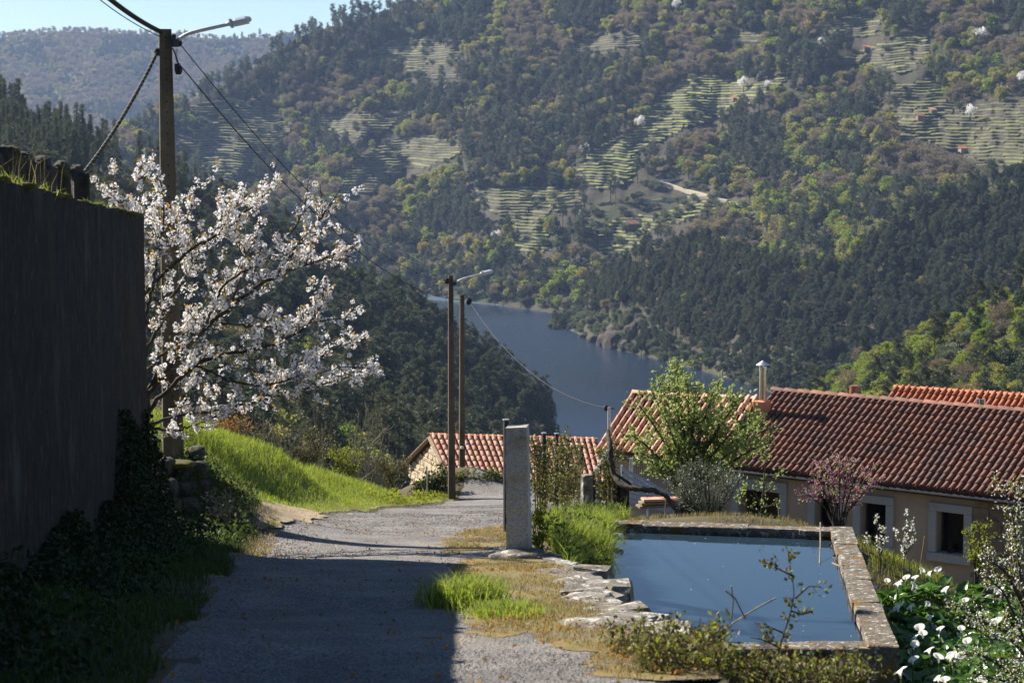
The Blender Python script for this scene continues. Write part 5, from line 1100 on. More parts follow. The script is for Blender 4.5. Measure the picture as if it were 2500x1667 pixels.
# wire netting and posts left on the grassy bank
for (px, yt, d, lab) in ((1042, 1138, 66, 'white stake at the end of the grassy bank'), (773, 1060, 60, 'grey wooden stake behind the bank beside the lichened shrub'), (780, 1075, 60, 'second grey wooden stake behind the bank')):
    p = P(px, yt, d); z0 = float(gz(p[0], p[1])); tag(G().tube([[p[0], p[1], min(z0, p[2] - 1) - .2], p], .03, 6).build('bank_stake', M['galv'] if px == 1042 else M['timber'], base=[p[0], p[1], z0]), lab, 'stake')
# ------------------------------------------------------------------ near vegetation
def smooth_path(pts, n=24, it=2):
    q = np.array([P(*k) for k in pts]); t = np.linspace(0, 1, n); s = np.concatenate([[0], np.cumsum(np.linalg.norm(np.diff(q, axis=0), axis=1))]); s /= s[-1]
    q = np.stack([np.interp(t, s, q[:, c]) for c in range(3)], 1)
    for _ in range(it): q[1:-1] = (q[:-2] + 2 * q[1:-1] + q[2:]) / 4
    return q
def twigs(stems, r, per_m, length, up=.25, spread=.9, lo=.2, curve=.25, second=0):
    """side twigs on stems; returns twig paths"""
    out = []
    for q in stems:
        L = np.linalg.norm(np.diff(q, axis=0), axis=1).sum(); T = unit(np.gradient(q, axis=0))
        for _ in range(max(1, int(L * per_m))):
            t = lo + (1 - lo) * r.random(); k = t * (len(q) - 1); i = int(min(k, len(q) - 2)); p = q[i] + (q[i + 1] - q[i]) * (k - i)
            d = unit(T[i] * .8 + spread * unit(r.normal(size=3)) + [0, 0, up]); l = length * r.uniform(.5, 1.3) * (1.15 - .4 * t); b = r.normal(size=3) * curve * l * .3
            out.append(np.array([p, p + d * l * .5 + b, p + d * l + b * .5 + [0, 0, .06 * l]]))
    if second: out = out + twigs(out, r, second, length * .45, up, spread, .15, curve)
    return out
def anchors(tw, r, per_m, jit=.03, lo=.1):
    C, D = [], []
    for q in tw:
        L = np.linalg.norm(np.diff(q, axis=0), axis=1).sum(); d = unit(q[-1] - q[0])
        for _ in range(max(1, int(L * per_m + r.random()))):
            t = lo + (1 - lo) * r.random(); k = t * (len(q) - 1); i = int(min(k, len(q) - 2)); C.append(q[i] + (q[i + 1] - q[i]) * (k - i) + r.normal(size=3) * jit); D.append(d)
    return np.array(C), np.array(D)
def shrub(name, label, cat, stems, r, rad, per_m, length, leafs, bark='bark', up=.25, spread=.9, second=0, lo=.2, group=None, twr=.006):
    """leafs: (part name, material, per metre, L, W, jitter)"""
    S_ = [smooth_path(s) if not isinstance(s, np.ndarray) else s for s in stems]; t = thing(name, S_[0][0], label, cat, group)
    for q in S_: G().tube(q, [rad, rad * .7, rad * .3], 6).build('stem', M[bark], t, smooth=True)
    tw = twigs(S_, r, per_m, length, up, spread, lo, second=second); g = G()
    for q in tw: g.tube(q, [twr, twr * .7, twr * .4], 3, cap=False)
    if tw: tag(g.build('twigs', M[bark], t), kind='stuff')
    for (pn, m, pm, L, W, j) in leafs:
        C, D = anchors(tw, r, pm, j); V, Fq = leaves(C, L, W, axis=D, spread=1.2, r=r, up=.1); tag(G().add(V, Fq).build(pn, M[m], t), kind='stuff')
    return t, S_, tw

# cherry in blossom
r = np.random.default_rng(101)
limbs = [[(352, 1180, 30.4), (354, 1020, 30.4), (362, 960, 30.4), (385, 905, 30.4)],
  [(362, 960, 30.4), (430, 880, 30.3), (500, 800, 30.2), (560, 755, 30.1), (640, 690, 30.1), (720, 650, 30.2), (800, 630, 30.3), (880, 598, 30.4)],
  [(680, 665, 30.1), (740, 585, 30.0), (790, 525, 29.9), (832, 462, 29.8)], [(560, 755, 30.1), (582, 700, 30.2), (602, 620, 30.5), (562, 540, 30.7), (548, 490, 30.8)],
  [(355, 1010, 30.4), (400, 960, 30.1), (470, 890, 29.8), (560, 860, 29.6), (650, 850, 29.5), (740, 810, 29.4), (790, 740, 29.4), (790, 705, 29.4)],
  [(360, 1035, 30.4), (440, 1012, 30.6), (520, 1002, 30.8), (620, 982, 31), (700, 958, 31.1), (800, 936, 31.2), (905, 908, 31.3)],
  [(640, 975, 31), (720, 902, 31.2), (790, 862, 31.3), (860, 832, 31.4)], [(350, 880, 30.4), (400, 760, 30.8), (470, 650, 31.2), (520, 560, 31.4), (585, 490, 31.6)],
  [(350, 800, 30.4), (372, 700, 30.2), (392, 600, 30.0), (402, 520, 29.9), (392, 440, 29.8)], [(352, 720, 30.4), (450, 620, 30.0), (540, 565, 29.8), (625, 500, 29.6), (680, 440, 29.5)],
  [(345, 700, 30.4), (330, 600, 30.6), (312, 520, 30.8), (270, 470, 31)], [(345, 920, 30.4), (430, 830, 31), (520, 760, 31.4), (560, 690, 31.6)], [(366, 1045, 30.4), (430, 1052, 30.0), (480, 1035, 29.8), (545, 1012, 29.6)],
  [(500, 800, 30.2), (540, 700, 29.8), (660, 620, 29.5), (720, 560, 29.3), (745, 500, 29.2)], [(470, 890, 29.8), (560, 930, 29.4), (650, 945, 29.1), (740, 915, 28.9), (840, 895, 28.8)], [(540, 790, 30.1), (640, 800, 30.4), (740, 790, 30.6), (850, 775, 30.8)],
  [(400, 760, 30.8), (345, 690, 31.1), (335, 600, 31.3), (345, 480, 31.4), (338, 430, 31.4)], [(470, 650, 31.2), (450, 560, 31.4), (470, 490, 31.5), (490, 450, 31.6)]]
rads = [.1, .042, .022, .02, .04, .03, .018, .035, .03, .03, .02, .025, .02, .022, .02, .018, .02, .018]
S_ = [smooth_path(l, 30) for l in limbs]; cherry = thing('cherry_tree', S_[0][0], 'cherry tree covered in white blossom behind the dark wall corner', 'tree')
for k, (q, a) in enumerate(zip(S_, rads)):
    q = q.copy(); q[1:-1] += r.normal(0, .012, q[1:-1].shape); G().tube(q, [a, a * .75, a * .3], 7).build('trunk' if k == 0 else 'limb', M['bark'], cherry, smooth=True)
tw = twigs(S_[1:], r, 8.5, .46, .3, .85, .08, second=1.9); g = G()
for q in tw: g.tube(q, [.008, .006, .004], 4, cap=False)
tag(g.build('twigs', M['bark'], cherry), kind='stuff')
C, D = anchors(tw, r, 8, .025, .12); C2, D2 = anchors(S_[1:], r, 5, .05, .35); C = np.concatenate([C, C2]); D = np.concatenate([D, D2])
cl = []
for v in range(5):
    rr_ = np.random.default_rng(200 + v); nfl = 9; cen = unit(rr_.normal(size=(nfl, 3))) * rr_.uniform(.02, .055, (nfl, 1)); VV, FF = [], []
    for c in cen:                                     # five petals to a flower
        n = unit(c + rr_.normal(0, .012, 3)); a = unit(np.cross(n, [.3, .5, .8])); b_ = np.cross(n, a)
        for k in range(5):
            th = k * 1.2566; e = a * math.cos(th) + b_ * math.sin(th); f = np.cross(n, e); VV += [c, c + e * .012 + f * .010 + n * .004, c + e * .023 + n * .007, c + e * .012 - f * .010 + n * .004]
    VV = np.array(VV); cl.append((VV, np.arange(len(VV)).reshape(-1, 4)))
mes = []
for V, Fq in cl: me = mesh_of('blossom_cluster', V, Fq.ravel(), np.full(len(Fq), 4)); me.materials.append(M['petal']); mes.append(me)
cb = np.array(cherry['base']); order = np.argsort(C[:, 1]); g = G()
for n_, k in enumerate(order):
    sc = r.uniform(.7, 1.2); a = r.uniform(0, 6.28); b_ = r.uniform(-.8, .8)
    if n_ < 300:
        o = bpy.data.objects.new('blossom_cluster', mes[n_ % 5]); COL.objects.link(o); o.parent = cherry; o.location = C[k] - cb; o.rotation_euler = (b_, b_ * .5, a); o.scale = (sc,) * 3
    else:
        V, Fq = cl[n_ % 5]; cx, sx = math.cos(b_), math.sin(b_); Rx = np.array([[1, 0, 0], [0, cx, -sx], [0, sx, cx]]); g.add((V * sc) @ (rotz(a) @ Rx).T + C[k], Fq)
tag(g.build('blossom', M['petal'], cherry), kind='stuff')
sel = r.random(len(C)) < .75; V, Fq = leaves(np.repeat(C[sel], 2, 0) + r.normal(0, .035, (2 * sel.sum(), 3)), .07, .03, axis=np.repeat(D[sel], 2, 0), r=r, up=.5); tag(G().add(V, Fq).build('young_leaves', M['bud'], cherry), kind='stuff')
print('blossom clusters', len(C))

# ---------------------------------------------------------------- grass
def scatter(n, x0, x1, y0, y1, r, keep):
    x = r.uniform(x0, x1, n); y = r.uniform(y0, y1, n); k = keep(x, y); x, y = x[k], y[k]; return np.stack([x, y, gz(x, y)], 1)
def grass(label, C, H, Wd, lean, mat, r, cat='grass', name='grass'):
    V, Fq = blades(C, H, Wd, lean, r); return tag(G().add(V, Fq).build(name, M[mat]), label, cat, kind='stuff')
r = np.random.default_rng(55)
bankx = interp([(30, -9), (38, -9.5), (45, -8.3), (50, -7.2), (55, -6.5), (60, -4.6), (66, -3.2)])
def bank(x, y): return (x < XLR(y) - .12 + .3 * fbm(x * 2, y * 2, 71)) & (x > bankx(y)) & ~inpoly(x + .3 * fbm(x * 2, y * 2, 72), y, dirt_poly)
C = scatter(120000, -10, -1.5, 34.5, 66.5, r, lambda x, y: bank(x, y) & (y > 36.5 + .8 * fbm(x, y, 5)))
d_edge = XLR(C[:, 1]) - C[:, 0]; hgt = .08 + .2 * sstep((d_edge - .2) / 2.2) * (.55 + .9 * vnoise(C[:, 0] * .9, C[:, 1] * .5, 73)); hgt *= np.where(r.random(len(C)) < sstep(d_edge / .8 + .25), 1, .5)
grass('long fresh green grass on the sunlit bank above the lane', C, hgt, .011, .5, 'grass', r)
C = scatter(9000, -6, -1.5, 38, 66, r, lambda x, y: (np.abs(XLR(y) - x - .1) < .3) | (inpoly(x, y, dirt_poly) & (vnoise(x * 2, y * 2, 74) > .62))); grass('thin dry grass fringe where the bank meets the asphalt', C, .09, .009, .6, 'grassdry', r)
# broad weeds along the foot of the bank near the far pole
C = scatter(7000, -4.5, -1.7, 51, 66, r, lambda x, y: (XLR(y) - x > .0) & (XLR(y) - x < .9) & (vnoise(x, y * .7, 75) > .42)); V, Fq = leaves(C + r.random((len(C), 1)) * [0, 0, .28], .09, .06, r=r, up=.8); tag(G().add(V, Fq).build('weeds', M['limeweed']), 'leafy green weeds along the foot of the grassy bank', 'weeds', kind='stuff')
# left verge in the shade of the wall
def lv(x, y): return (x > WALLX(y) + .02) & (x < XLR(y) + .1 + .35 * fbm(x * 1.5, y * 1.5, 76))
C = scatter(60000, -6, -1, 9, 34.5, r, lambda x, y: ((x > np.where(y < 28.7, WALLX(y), -6)) & (x < XLR(y) + .05 + .4 * fbm(x * 1.5, y * 1.5, 76)))); grass('dark grass on the verge below the blackened wall', C, .05 + .16 * vnoise(C[:, 0], C[:, 1], 77), .012, .6, 'weed', r)
C = scatter(6500, -5.6, -3.6, 26.5, 36.5, r, lambda x, y: (np.abs(XLR(y) - x - .15) < .55)); grass('sunlit tufts on the verge just past the wall corner', C, .06 + .22 * vnoise(C[:, 0] * 1.5, C[:, 1] * 1.5, 78) ** 2, .01, .6, 'grassdry', r)
C = scatter(5000, -6.2, -3.9, 28.5, 35.5, r, lambda x, y: (XLR(y) - x > .05) & (XLR(y) - x < 1.3)); V, Fq = leaves(C + r.random((len(C), 1)) * [0, 0, .3], .08, .05, r=r, up=.6); tag(G().add(V, Fq).build('weeds', M['weed']), 'green weeds spilling from the mossy stub wall onto the lane', 'weeds', kind='stuff')
# ivy on the wall foot
y = r.uniform(9, 28.7, 30000); ht = (.5 + .85 * sstep((y - 17) / 8)) * (.45 + 1.0 * vnoise(y * .9, y * 0, 79)); z = r.random(len(y)) ** 1.15 * ht; thick = .5 * (1 - z / (ht + .01)) + .1
C = np.stack([WALLX(y) + r.random(len(y)) * thick, y, ZR(y) + .1 + z], 1); V, Fq = leaves(C, .06, .05, axis=np.tile([.7, -.5, -.5], (len(C), 1)), spread=.9, r=r); tag(G().add(V, Fq).build('ivy', M['ivy']), 'dark ivy and nettles climbing the foot of the blackened wall', 'ivy', kind='stuff')
C = scatter(18000, -5.8, -2, 10, 30, r, lambda x, y: (x > WALLX(y)) & (x < XLR(y) - .25) & (vnoise(x * 1.2, y * 1.2, 80) > .35)); C[:, 2] += r.random(len(C)) * .4; V, Fq = leaves(C, .06, .04, r=r, up=.5); tag(G().add(V, Fq).build('nettles', M['ivy']), 'dark leafy undergrowth on the ground at the wall foot', 'undergrowth', kind='stuff')
y = r.uniform(14, 28.6, 7000); C = np.stack([WALLX(y) - r.uniform(.0, 1.6, len(y)), y, np.zeros(len(y))], 1); C[:, 2] = terr_z(C[:, 0], C[:, 1]) + .08; grass('sunlit grass along the top of the blackened wall', C, .05 + .16 * vnoise(C[:, 0] * 2, C[:, 1] * 2, 81), .008, .6, 'grass', r)
C = np.stack([WALLX(np.full(60, 20)) - r.uniform(.6, 1.3, 60), r.uniform(17.5, 22.5, 60), np.zeros(60)], 1); C[:, 2] = terr_z(C[:, 0], C[:, 1]); grass('tall dry grass stems beside the terrace stones', C, .75, .006, .35, 'grassdry', r)
# dry verge by the pool edge
def dv(x, y): return inpoly(x + .25 * fbm(x * 3, y * 3, 82), y, verge_poly) | inpoly(x + .2 * fbm(x * 3, y * 3, 83), y, verge2)
C = scatter(60000, -1.5, 1.7, 12, 36, r, dv); C = C[vnoise(C[:, 0] * 3, C[:, 1] * 2.2, 84) > .36]; grass('short dry yellow grass on the verge beside the stone edging', C, .03 + .04 * vnoise(C[:, 0] * 2, C[:, 1] * 2, 85), .006, .7, 'grassdry', r)
C = scatter(9000, -1.5, 1.7, 12, 34, r, lambda x, y: dv(x, y) & (vnoise(x * 1.6, y * 1.3, 86) > .6)); C[:, 2] += .03 + r.random(len(C)) * .04; V, Fq = leaves(C, .035, .022, r=r); tag(G().add(V, Fq).build('herbs', M['redweed']), 'small reddish and yellow herbs in the dry verge', 'herbs', kind='stuff')
tp = onroad(1140, 1478); C = tp + r.normal(0, 1, (1500, 3)) * [.17, .26, 0]; C[:, 2] = gz(C[:, 0], C[:, 1]); o = grass('bright green grass tuft at the edge of the road shadow', C, .3, .012, .75, 'grass', r, name='grass_tuft')
tp = onroad(1225, 1500); C = tp + r.normal(0, 1, (900, 3)) * [.16, .3, 0]; C[:, 2] = gz(C[:, 0], C[:, 1]); grass('lower grass clump beside the bright tuft on the verge', C, .14, .011, .75, 'grass', r, name='grass_tuft')
# lush weeds between post and pool
C = scatter(24000, .45, 1.9, 25.3, 34, r, lambda x, y: (x > XR(y) + .1) & (x < 1.32 + .05 * (y - 27)) | ((y > 32.6) & (x < 1.9) & (x > .7))); grass('lush tall weeds between the granite post and the pool', C, .22 + .42 * vnoise(C[:, 0] * 2, C[:, 1] * 1.2, 87), .013, .6, 'grass', r, name='tall_weeds')
C2 = C[r.random(len(C)) < .3]; V, Fq = leaves(C2 + r.random((len(C2), 1)) * [0, 0, .45], .08, .05, r=r, up=.4); tag(G().add(V, Fq).build('weeds', M['weed']), 'dark broad leaved weeds in the hollow beside the pool', 'weeds', kind='stuff')
C = scatter(4000, 1.5, 7, 32.8, 37, r, lambda x, y: vnoise(x, y, 88) > .45); grass('sunny grass strip behind the back wall of the pool', C, .1, .009, .6, 'grassdry', r)
C = scatter(4500, 5, 8.6, 28.5, 36.5, r, lambda x, y: (x > 5.6 + .1 * (y - 31)) & (x < 7.9)); grass('yellow green grass behind the far end of the calla bed', C, .2, .01, .5, 'limeweed', r)
sil = np.array([P(x, 1288, 34.2) for x in np.linspace(1760, 1860, 140)]) + r.normal(0, .06, (140, 3)) * [1, 1, 0]; grass('grey green spiky leaves behind the back coping', sil, .2, .012, .5, 'olive', r)

# ---------------------------------------------------------------- shrubs and small trees
r = np.random.default_rng(77); D_ = 42.0
tips = [(1560, 990), (1590, 955), (1610, 930), (1640, 915), (1650, 900), (1680, 935), (1700, 950), (1735, 975), (1755, 935), (1790, 985), (1815, 960), (1835, 1010), (1850, 1040), (1885, 1040), (1880, 1080), (1540, 1060), (1560, 1110), (1590, 1150), (1830, 1110), (1620, 1010), (1690, 1020), (1740, 1050), (1800, 1070)]
stm = [[(1672 + r.uniform(-15, 25), 1275, D_), ((1680 * 1.4 + x * .6) / 2, (1180 * 1.1 + y * .9) / 2 + 20, D_ + r.uniform(-.3, .3)), ((1680 * .5 + x * 1.5) / 2, y * .8 + 1180 * .2, D_ + r.uniform(-.7, .7)), (x, y, D_ + r.uniform(-.9, .9))] for x, y in tips]
shrub('leafy_tree', 'fresh green leafy tree in front of the pale end of the tile roof', 'tree', stm, r, .035, 7, .42, [('leaves', 'maple', 29, .09, .066, .05)], up=.3, second=1.5, lo=.3)
stm = [[(1735 + r.uniform(-25, 25), 1288, 36.5), (1725 + k * 9 - 55, 1220, 36.5 + r.uniform(-.2, .2)), (1720 + k * 14 - 85 + r.uniform(-8, 8), 1135 + abs(k - 6) * 7, 36.5 + r.uniform(-.4, .4))] for k in range(13)]
shrub('olive_bush', 'silvery grey olive bush behind the pool', 'bush', stm, r, .018, 16, .28, [('leaves', 'olive', 60, .055, .014, .03)], up=.5, second=2.5, lo=.1, twr=.004)
stm = [[(1858, 1292, 35.5), (1860, 1230, 35.5), (1868, 1150, 35.5), (1870, 1090, 35.5)], [(1859, 1230, 35.5), (1840, 1200, 35.4), (1815, 1190, 35.4)], [(1860, 1210, 35.5), (1885, 1190, 35.6), (1905, 1160, 35.6), (1903, 1150, 35.6)], [(1859, 1250, 35.5), (1835, 1240, 35.3), (1808, 1215, 35.3)], [(1860, 1240, 35.5), (1880, 1235, 35.5), (1900, 1222, 35.5)]]
shrub('sapling', 'slender young green sapling before the porch', 'sapling', stm, r, .018, 9, .2, [('leaves', 'maple', 42, .07, .045, .03)], up=.4, lo=.25)
stm = [[(2045 + r.uniform(-10, 12), 1296, 35), (2048 + (x - 2050) * .3, 1240, 35 + r.uniform(-.2, .2)), (2050 + (x - 2050) * .75, 1200 * .45 + y * .55, 35 + r.uniform(-.4, .4)), (x, y, 35 + r.uniform(-.6, .6))] for x, y in ((1945, 1210), (1985, 1150), (2000, 1130), (2025, 1115), (2050, 1105), (2075, 1125), (2100, 1140), (2130, 1150), (2150, 1170), (2130, 1200), (2105, 1230), (2070, 1160), (2020, 1170), (1990, 1190))]
shrub('redbud_shrub', 'vase shaped shrub with pink blossom by the back corner of the pool', 'shrub', stm, r, .02, 8, .24, [('pink_blossom', 'pinkbud', 36, .03, .026, .015), ('leaves', 'maple', 12, .05, .035, .03)], up=.4, lo=.25, second=1)
for (x0, y0, yt, d, dx, lab) in ((2152, 1420, 1262, 33.5, -12, 'thin young tree with white blossom spikes left of its twin'), (2205, 1432, 1248, 33, 6, 'taller young tree with white blossom and yellow leaves beside its twin')):
    stm = [[(x0, y0, d), (x0 + dx * .5, (y0 + yt) / 2, d), (x0 + dx, yt, d)], [(x0 + dx * .3, y0 * .6 + yt * .4, d), (x0 + dx + 22, y0 * .4 + yt * .6, d), (x0 + dx + 14, yt + 25, d)], [(x0 + dx * .3, y0 * .5 + yt * .5, d), (x0 + dx - 20, y0 * .35 + yt * .65, d), (x0 + dx - 22, yt + 45, d)]]
    shrub('blossom_sapling', lab, 'sapling', stm, r, .012, 16, .1, [('blossom', 'petal', 70, .04, .032, .012), ('leaves', 'limeweed', 38, .045, .02, .02)], up=.5, lo=.35, twr=.004)
stm = [[(2385 + r.uniform(-6, 6), 1425, 32.5), (2385 + (x - 2385) * .4, 1370, 32.5), (x, y, 32.5 + r.uniform(-.3, .3))] for x, y in ((2362, 1300), (2375, 1282), (2392, 1275), (2408, 1285), (2415, 1310), (2368, 1340), (2410, 1345))]
shrub('forsythia_shrub', 'yellow green shrub in front of the stone faced end of the house', 'shrub', stm, r, .014, 14, .16, [('leaves', 'limeweed', 60, .05, .026, .025)], up=.4, lo=.3)
stm = [[(2540, 1720, 25), (2500, 1560, 25), (2450, 1440, 25), (2400, 1400, 25.2)], [(2520, 1600, 25), (2490, 1400, 25.2), (2475, 1270, 25.4), (2452, 1190, 25.6)], [(2500, 1560, 25), (2430, 1530, 24.7), (2360, 1500, 24.5), (2340, 1480, 24.4)], [(2530, 1700, 24.5), (2440, 1620, 24.2), (2380, 1590, 24), (2345, 1600, 23.9)], [(2530, 1720, 24), (2450, 1660, 23.6), (2400, 1650, 23.4)], [(2500, 1500, 25), (2470, 1330, 25.6), (2495, 1180, 26)], [(2520, 1620, 24.6), (2470, 1560, 24.2), (2420, 1560, 24), (2390, 1540, 24)], [(2500, 1480, 25), (2460, 1400, 24.8), (2410, 1360, 24.8)]]
shrub('pear_tree', 'young fruit tree with white blossom reaching in over the calla bed', 'tree', stm, r, .03, 13, .3, [('blossom', 'petal', 27, .032, .026, .03), ('leaves', 'limeweed', 34, .045, .02, .03)], up=.35, second=1.5, lo=.15)
# vine on the wire fence, bush by the post, hedges at the bend
stm = []
for (a, b_) in zip(fposts[1:-1], fposts[2:]):
    for k in range(5):
        f = r.random(); x = a[0] + (b_[0] - a[0]) * f; yt = a[1] + (b_[1] - a[1]) * f + r.uniform(5, 40); d = a[2] + (b_[2] - a[2]) * f - .1
        stm.append([(x + r.uniform(-8, 8), 1262, d), (x + r.uniform(-10, 10), 1180, d), (x + r.uniform(-8, 8), yt, d)])
for k in range(4): x = 1308 + 6 * k; stm.append([(x, 1262, 43), (x - 3, 1180, 43), (x + r.uniform(-6, 8), 1075 + r.uniform(0, 30), 43)])
shrub('fence_vine', 'brown and green climbing vine smothering the wire fence', 'vine', stm, r, .014, 9, .32, [('leaves', 'bramble', 34, .075, .05, .05), ('fresh_leaves', 'limeweed', 10, .06, .04, .04)], up=.1, lo=.1, second=1)
stm = [[(1478, 1270, 40.8), (1482, 1180, 40.8), (1470 + 9 * k, 1080 + 12 * abs(k - 2), 41)] for k in range(6)]
shrub('ivy_clump', 'tangled green climber around the head of the black vine', 'climber', stm, r, .012, 8, .3, [('leaves', 'bramble', 26, .07, .045, .05), ('fresh_leaves', 'limeweed', 12, .06, .04, .04)], up=.2, lo=.2, second=1)
stm = [[(1318 + r.uniform(-10, 14), 1348, 27.2), (1318 + k * 5 - 15, 1295, 27.2), (1320 + k * 8 - 26, 1245 + abs(k - 3) * 10, 27.3)] for k in range(7)]
shrub('green_shrub', 'lime green leafy shrub right behind the granite post', 'shrub', stm, r, .01, 16, .14, [('leaves', 'limeweed', 70, .055, .042, .03)], up=.3, lo=.1)
stm = [[(1180 + 14 * k - 110, 1205, 67.5), (1180 + 14 * k - 110 + r.uniform(-8, 8), 1160 + r.uniform(-5, 12), 67.5)] for k in range(12)]
shrub('hedge', 'low green hedge under the eave of the small stone house', 'hedge', stm, r, .015, 20, .3, [('leaves', 'weed', 40, .09, .06, .08), ('fresh_leaves', 'limeweed', 18, .08, .05, .06)], up=.2, lo=.1)
stm = [[(1015 + 10 * k, 1235, 66.5), (1018 + 9 * k, 1185, 66.8), (1022 + 8 * k + r.uniform(-6, 6), 1178 - 5 * k + r.uniform(-5, 15), 67)] for k in range(8)]
shrub('ivy_bush', 'dark glossy ivy bush against the stone gable', 'bush', stm, r, .015, 14, .3, [('leaves', 'ivy', 46, .09, .07, .08), ('fresh_leaves', 'grass', 10, .08, .05, .06)], up=.2, lo=.1)
# lichened twiggy shrubs on the far side of the bank
for k, (x0, y0, xt, yt, d, lab) in enumerate(((780, 1160, 770, 1010, 62, 'bare lichened shrub behind the bank'), (850, 1180, 905, 1000, 64, 'bare lichened shrub nearest the two grey stakes'), (900, 1195, 905, 1010, 66, 'taller bare lichened shrub near the stone gable'), (960, 1200, 930, 1080, 67, 'small bare shrub close to the stone gable'), (700, 1130, 690, 1020, 58, 'bare twiggy shrub behind the middle of the bank'), (640, 1110, 650, 1010, 56, 'low bare shrub behind the crest of the bank'))):
    stm = [[(x0 + r.uniform(-15, 15), y0 + 40, d), ((x0 + xt) / 2 + q * 12 - 24, (y0 + yt) / 2, d), (xt + q * 22 - 50, yt + abs(q - 2) * 14 + r.uniform(-20, 20), d + r.uniform(-.5, .5))] for q in range(5)]
    shrub('bare_shrub', lab, 'shrub', stm, r, .03, 5, .5, [('buds', 'bramble', 5, .05, .03, .03)], bark='palebark', up=.3, lo=.2, second=2, twr=.009)
for k, (x, y, w, h, d, m_, lab) in enumerate(((480, 1090, 70, 60, 50, 'redweed', 'rusty brown shrub behind the foot of the lamp pole'), (560, 1085, 60, 75, 54, 'redweed', 'orange tinged shrub at the left end of the bank'), (620, 1095, 50, 45, 56, 'bramble', 'olive brown shrub behind the bank crest'), (745, 1115, 70, 70, 58, 'bramble', 'brown bramble mound behind the bank'), (830, 1150, 60, 60, 62, 'limeweed', 'yellow leaved shrub between the lichened shrubs'), (960, 1165, 40, 50, 66, 'bramble', 'brown shrub next to the stone gable'))):
    stm = [[(x + r.uniform(-w, w) * .4, y + 40, d), (x + r.uniform(-w, w) * .6, y, d), (x + r.uniform(-w, w), y - h * r.uniform(.4, 1), d + r.uniform(-.6, .6))] for q in range(9)]
    shrub('bank_shrub', lab, 'shrub', stm, r, .018, 8, .35, [('leaves', m_, 22, .07, .045, .06)], up=.3, lo=.15, second=1)

# ---------------------------------------------------------------- calla bed
def onh(px, py, h, lo=22., hi=48.):
    for d in np.arange(lo, hi, .1):
        p = P(px, py, d)
        if p[2] - h <= float(fR(p[0], p[1])): return p
    return P(px, py, hi)
def calla_leaf():
    ol = [(0, .0, 0), (-.075, -.10, .02), (-.125, -.02, .03), (-.115, .1, .03), (-.07, .21, .01), (0, .32, -.03), (.07, .21, .01), (.115, .1, .03), (.125, -.02, .03), (.075, -.10, .02)]
    c = [(0, .1, -.02)]; V = np.array(ol + c); Fc = [(k, (k + 1) % 10, 10) for k in range(10)]; return V, Fc
LV, LF = calla_leaf(); LF = np.array(LF)
lme = []
for v in range(4):
    rr_ = np.random.default_rng(v); st = np.array([[0, 0, 0], [.02, .08, .25], [0, .16, .46]]); g = G(); tilt = rr_.uniform(.1, .8); ct, s_ = math.cos(tilt), math.sin(tilt); Rx = np.array([[1, 0, 0], [0, ct, -s_], [0, s_, ct]])
    W_ = LV * [1, 1, 1] + [0, 0, 0]; W_[:, 2] += -.5 * W_[:, 1] ** 2 + .02 * np.sin(W_[:, 1] * 30 + v); g.add(W_ @ Rx.T * [1, 1, 1] * 1.0 + [0, .17, .46], LF); g.tube(st, .01, 5, 0)
    o = g.build('leaf', [M['callaleaf']], coll=False, smooth=True); lme.append(o.data)
def spathe():
    n = 14; V = []; 
    for i, (z, rad) in enumerate(((0, .012), (.05, .018), (.09, .03), (.12, .055), (.135, .085))):
        for k in range(n):
            a = k / n * 6.283; f = 1 + (.45 * max(0, math.cos(a)) ** 2 if i >= 3 else 0); V.append((math.sin(a) * rad, math.cos(a) * rad * f, z + (.045 * math.cos(a) if i >= 3 else 0) - (.02 if i == 4 else 0)))
    Fq = [(i * n + k, i * n + (k + 1) % n, (i + 1) * n + (k + 1) % n, (i + 1) * n + k) for i in range(4) for k in range(n)]; return np.array(V), np.array(Fq)
SV, SF = spathe(); o = G().add(SV, SF).build('flower', [M['spathe']], coll=False, smooth=True); sme = o.data
g = G().tube([[0, 0, .03], [0, 0, .11]], .008, 6); sdm = g.build('spadix', [M['spadix']], coll=False).data
flw = [(2247, 1390), (2273, 1398), (2289, 1390), (2212, 1408), (2203, 1417), (2233, 1408), (2191, 1427), (2226, 1429), (2166, 1415), (2193, 1482), (2226, 1482), (2354, 1463), (2258, 1469), (2272, 1505), (2243, 1534), (2295, 1532), (2348, 1532), (2235, 1553), (2229, 1570), (2361, 1564), (2270, 1587), (2293, 1603), (2319, 1595), (2228, 1607), (2254, 1545), (2323, 1603), (2346, 1601), (2293, 1652), (2306, 1660), (2404, 1656), (2434, 1518), (2446, 1444), (2427, 1436), (2136, 1434), (2310, 1440), (2200, 1640)]
r = np.random.default_rng(88)
spots = [onh(x, y, .72) for x, y in flw]; flowered = len(spots)
for k in range(400):
    x, y = r.uniform(2120, 2530), r.uniform(1425, 1720); p = onh(x, y, .5)
    if p[0] > 4.9 + (p[1] - 24.4) * .1 and p[1] < 40 and min(np.hypot(*(p[:2] - q[:2])) for q in spots) > .3: spots.append(p)
    if len(spots) > 140: break
where = lambda x, y: ('back' if y < 1440 else 'middle' if y < 1550 else 'front') + (' near the pool wall' if x < 2240 else ' near the blossoming fruit tree' if x > 2330 else ' in the centre')
